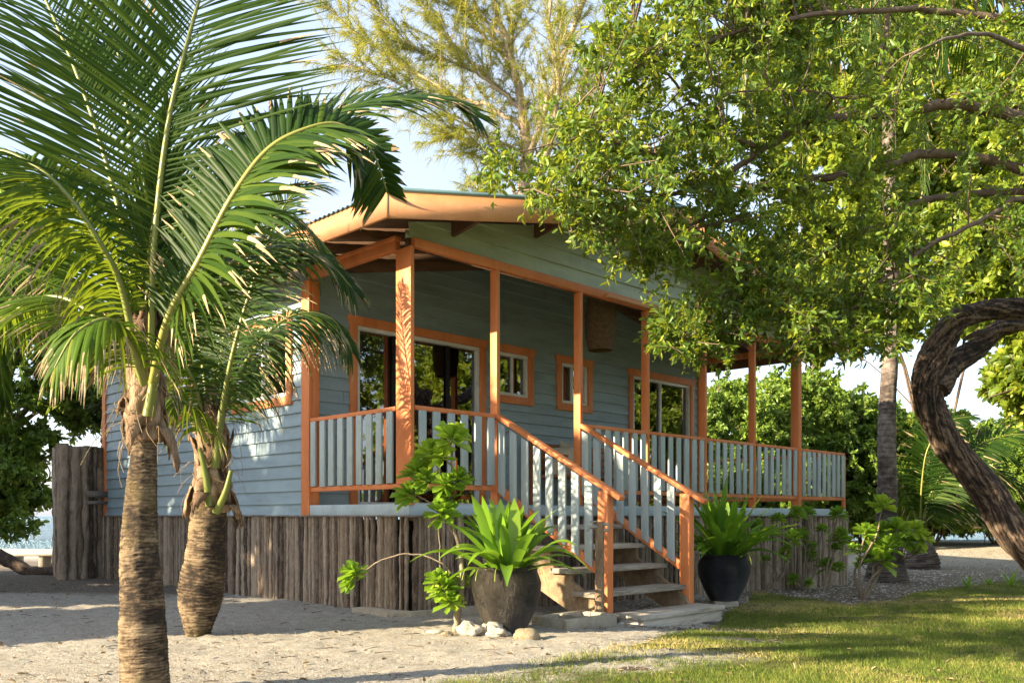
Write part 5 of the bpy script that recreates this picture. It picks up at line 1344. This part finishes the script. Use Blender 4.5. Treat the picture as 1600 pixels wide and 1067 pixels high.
# ------------------------------------------------------------------ left details: plank stack and driftwood
g = gz(-11.2, 21.5)
mb = MB()
for i in range(6): mb.box((-.85, -.5 + i * .17, .28), (.85, -.35 + i * .17, .32), 0, rng.uniform())
for x in (-.7, 0, .7): mb.box((x - .05, -.48, .0), (x + .05, .48, .279))
o = mb.build('plank_platform', M['tread'], None, False, None, .005); o.location = g; o.rotation_euler = (0, 0, R(12)); tag(o, 'low grey plank platform beside the tall log fence', 'platform')
mb = MB(); q = smooth_path([W(-60, 850, 15), W(0, 868, 14.8), W(50, 895, 14.6), W(100, 903, 14.5), W(160, 905, 14.3)], 30)
q[:, 2] = np.maximum(q[:, 2], zg(q[:, 0], q[:, 1]) + .05); mb.tube(q, np.linspace(.13, .04, 30), 14, True, rn=.06, prof=gnarl(9, .1))
o = mb.build('driftwood_log', M['bark'], None, True); tag(o, 'fallen driftwood trunk lying on the dirt left of the log fence', 'log')

# ------------------------------------------------------------------ grass blades and litter
n = 330000
Yp = 4.6 + (15.5 - 4.6) * rng.uniform(size=n) ** 1.5
Xp = Yp * rng.uniform(-.25, .68, n)
mk = lawn(Xp, Yp) * (1 - sstep(.25, .5, soil(Xp, Yp))) > rng.uniform(.08, 1.0, n)
Xp, Yp = Xp[mk], Yp[mk]; n = len(Xp); print('blades', n)
Zp = zg(Xp, Yp)
h_ = rng.uniform(.012, .036, n) * (1 + .35 * np.sin(Xp * 3.1) * np.sin(Yp * 2.3)); a_ = rng.uniform(0, 6.28, n)
ln = rng.uniform(.2, 1.1, n) * h_
B = np.stack([Xp, Yp, Zp - .003], -1); Sx = np.stack([np.cos(a_), np.sin(a_), 0 * a_], -1) * (.0028 * (Yp / 6) ** .7)[:, None]
Tp = B + np.stack([np.cos(a_ * 3.7) * ln, np.sin(a_ * 3.7) * ln, h_ + .003], -1)
V = np.stack([B - Sx, B + Sx, Tp], 1).reshape(-1, 3)
pat = .5 + .25 * np.sin(Xp * 1.7 + 1) * np.sin(Yp * 2.2) + .15 * np.sin(Xp * 5.1 + Yp * 3)
pat2 = np.sin(Xp * .9 + 2.2 * np.sin(Yp * .8)) * np.sin(Yp * 1.5 + 1.7 * np.sin(Xp * .6))
va = np.clip(rng.normal(.36, .2, n) + .6 * (pat - .45) + .9 * np.clip(pat2 - .2, 0, 1) + .12 * np.sin(Xp * 13 + Yp * 9) * np.sin(Yp * 17 - Xp * 5), 0, 1)
mb = MB(); mb.add(V, np.arange(n * 3).reshape(-1, 3), 0, np.repeat(va, 3))
tag(mb.build('grass', M['blade']), 'short patchy lawn grass', 'grass', kind='stuff')
# litter: chips of shell, leaf bits
def litter(n, fn, s0, s1, mats, name, label):
    X_, Y_ = fn(n); n = len(X_); a_ = rng.uniform(0, 6.28, n); s = rng.uniform(s0, s1, n); k_ = 5; mb = MB()
    th = np.linspace(0, 2 * math.pi, k_, endpoint=False)[None] + a_[:, None]
    rr_ = s[:, None] * rng.uniform(.5, 1.2, (n, k_)); el = rng.uniform(.35, 1, n)[:, None]
    z = zg(X_, Y_)[:, None]
    dx = np.cos(th) * rr_; dy = np.sin(th) * rr_ * el
    V = np.stack([X_[:, None] + dx, Y_[:, None] + dy, z + rng.uniform(.002, .010, (n, k_))], -1)
    top = np.stack([X_, Y_, z[:, 0] + s * rng.uniform(.25, .8, n) + .004], -1)[:, None]
    V = np.concatenate([V, top], 1).reshape(-1, 3); b_ = np.arange(n)[:, None] * (k_ + 1)
    Ff = np.concatenate([b_ + np.array([[j, (j + 1) % k_, k_]]) for j in range(k_)])
    mi = np.tile(rng.choice(len(mats), n, p=[.55, .2, .15, .1][:len(mats)]) if len(mats) == 4 else rng.integers(0, len(mats), n), k_)
    mb.add(V, Ff, mi, np.repeat(rng.uniform(size=n), k_ + 1)); o = mb.build(name, mats); tag(o, label, 'litter', kind='stuff')
def sandpts(n):
    Y_ = 4.6 + 10 * rng.uniform(size=n) ** 1.7; X_ = Y_ * rng.uniform(-.62, .62, n); hx, hy = w2h(X_, Y_)
    k_ = ((hx < -.12) | (hy < -.12)) & (lawn(X_, Y_) < .5); return X_[k_], Y_[k_]
litter(60000, sandpts, .002, .0075, [M['coral'], M['rock'], M['tan'], M['fibre']], 'shell_gravel', 'scattered shell chips and dry leaf bits on the sand')
def dirtpts(n):
    Y_ = rng.uniform(8, 24, n); X_ = Y_ * rng.uniform(.12, .62, n); hx, hy = w2h(X_, Y_); k_ = ((hy < -.12) | (hx > 9.6)) & (lawn(X_, Y_) < .5); return X_[k_], Y_[k_]
litter(16000, dirtpts, .008, .03, [M['coral'], M['rock'], M['tan'], M['fibre']], 'leaf_litter', 'coral gravel and fallen leaves under the shrubs')

n = 330
Y_ = 4.8 + 10 * rng.uniform(size=n) ** 1.5; X_ = Y_ * rng.uniform(-.6, .62, n); hx, hy = w2h(X_, Y_); k_ = ((hx < -.15) | (hy < -.15)); X_ = X_[k_]; Y_ = Y_[k_]; n = len(X_)
P = np.stack([X_, Y_, zg(X_, Y_) + .012], -1); D = rng.normal(size=(n, 3)); D[:, 2] *= .25
mb = MB(); leaves(mb, P, D, rng.uniform(.02, .06, n), rng.uniform(.01, .028, n), .9, 0, 0, rng.uniform(.0, 1, n), .5)
tag(mb.build('fallen_leaves', M['tan']), 'dry brown leaves scattered over sand and lawn', 'leaves', kind='stuff')

n = 420
Y_ = 4.8 + 9 * rng.uniform(size=n) ** 1.5; X_ = Y_ * rng.uniform(-.6, .6, n); hx, hy = w2h(X_, Y_); k_ = ((hx < -.15) | (hy < -.15)); X_ = X_[k_]; Y_ = Y_[k_]; n = len(X_)
A = np.stack([X_, Y_, zg(X_, Y_) + .008], -1); a_ = rng.uniform(0, 6.28, n); l_ = rng.uniform(.03, .16, n)
C = A + np.stack([np.cos(a_) * l_, np.sin(a_) * l_, 0 * l_], -1); C[:, 2] = zg(C[:, 0], C[:, 1]) + .01
B = (A + C) / 2 + rng.normal(size=A.shape) * .012; B[:, 2] = zg(B[:, 0], B[:, 1]) + .014
mb = MB(); sticks(mb, A, B, C, .0035, .0015, 4); tag(mb.build('fallen_twigs', M['twig']), 'small dead twigs scattered over the sand and lawn', 'twigs', kind='stuff')
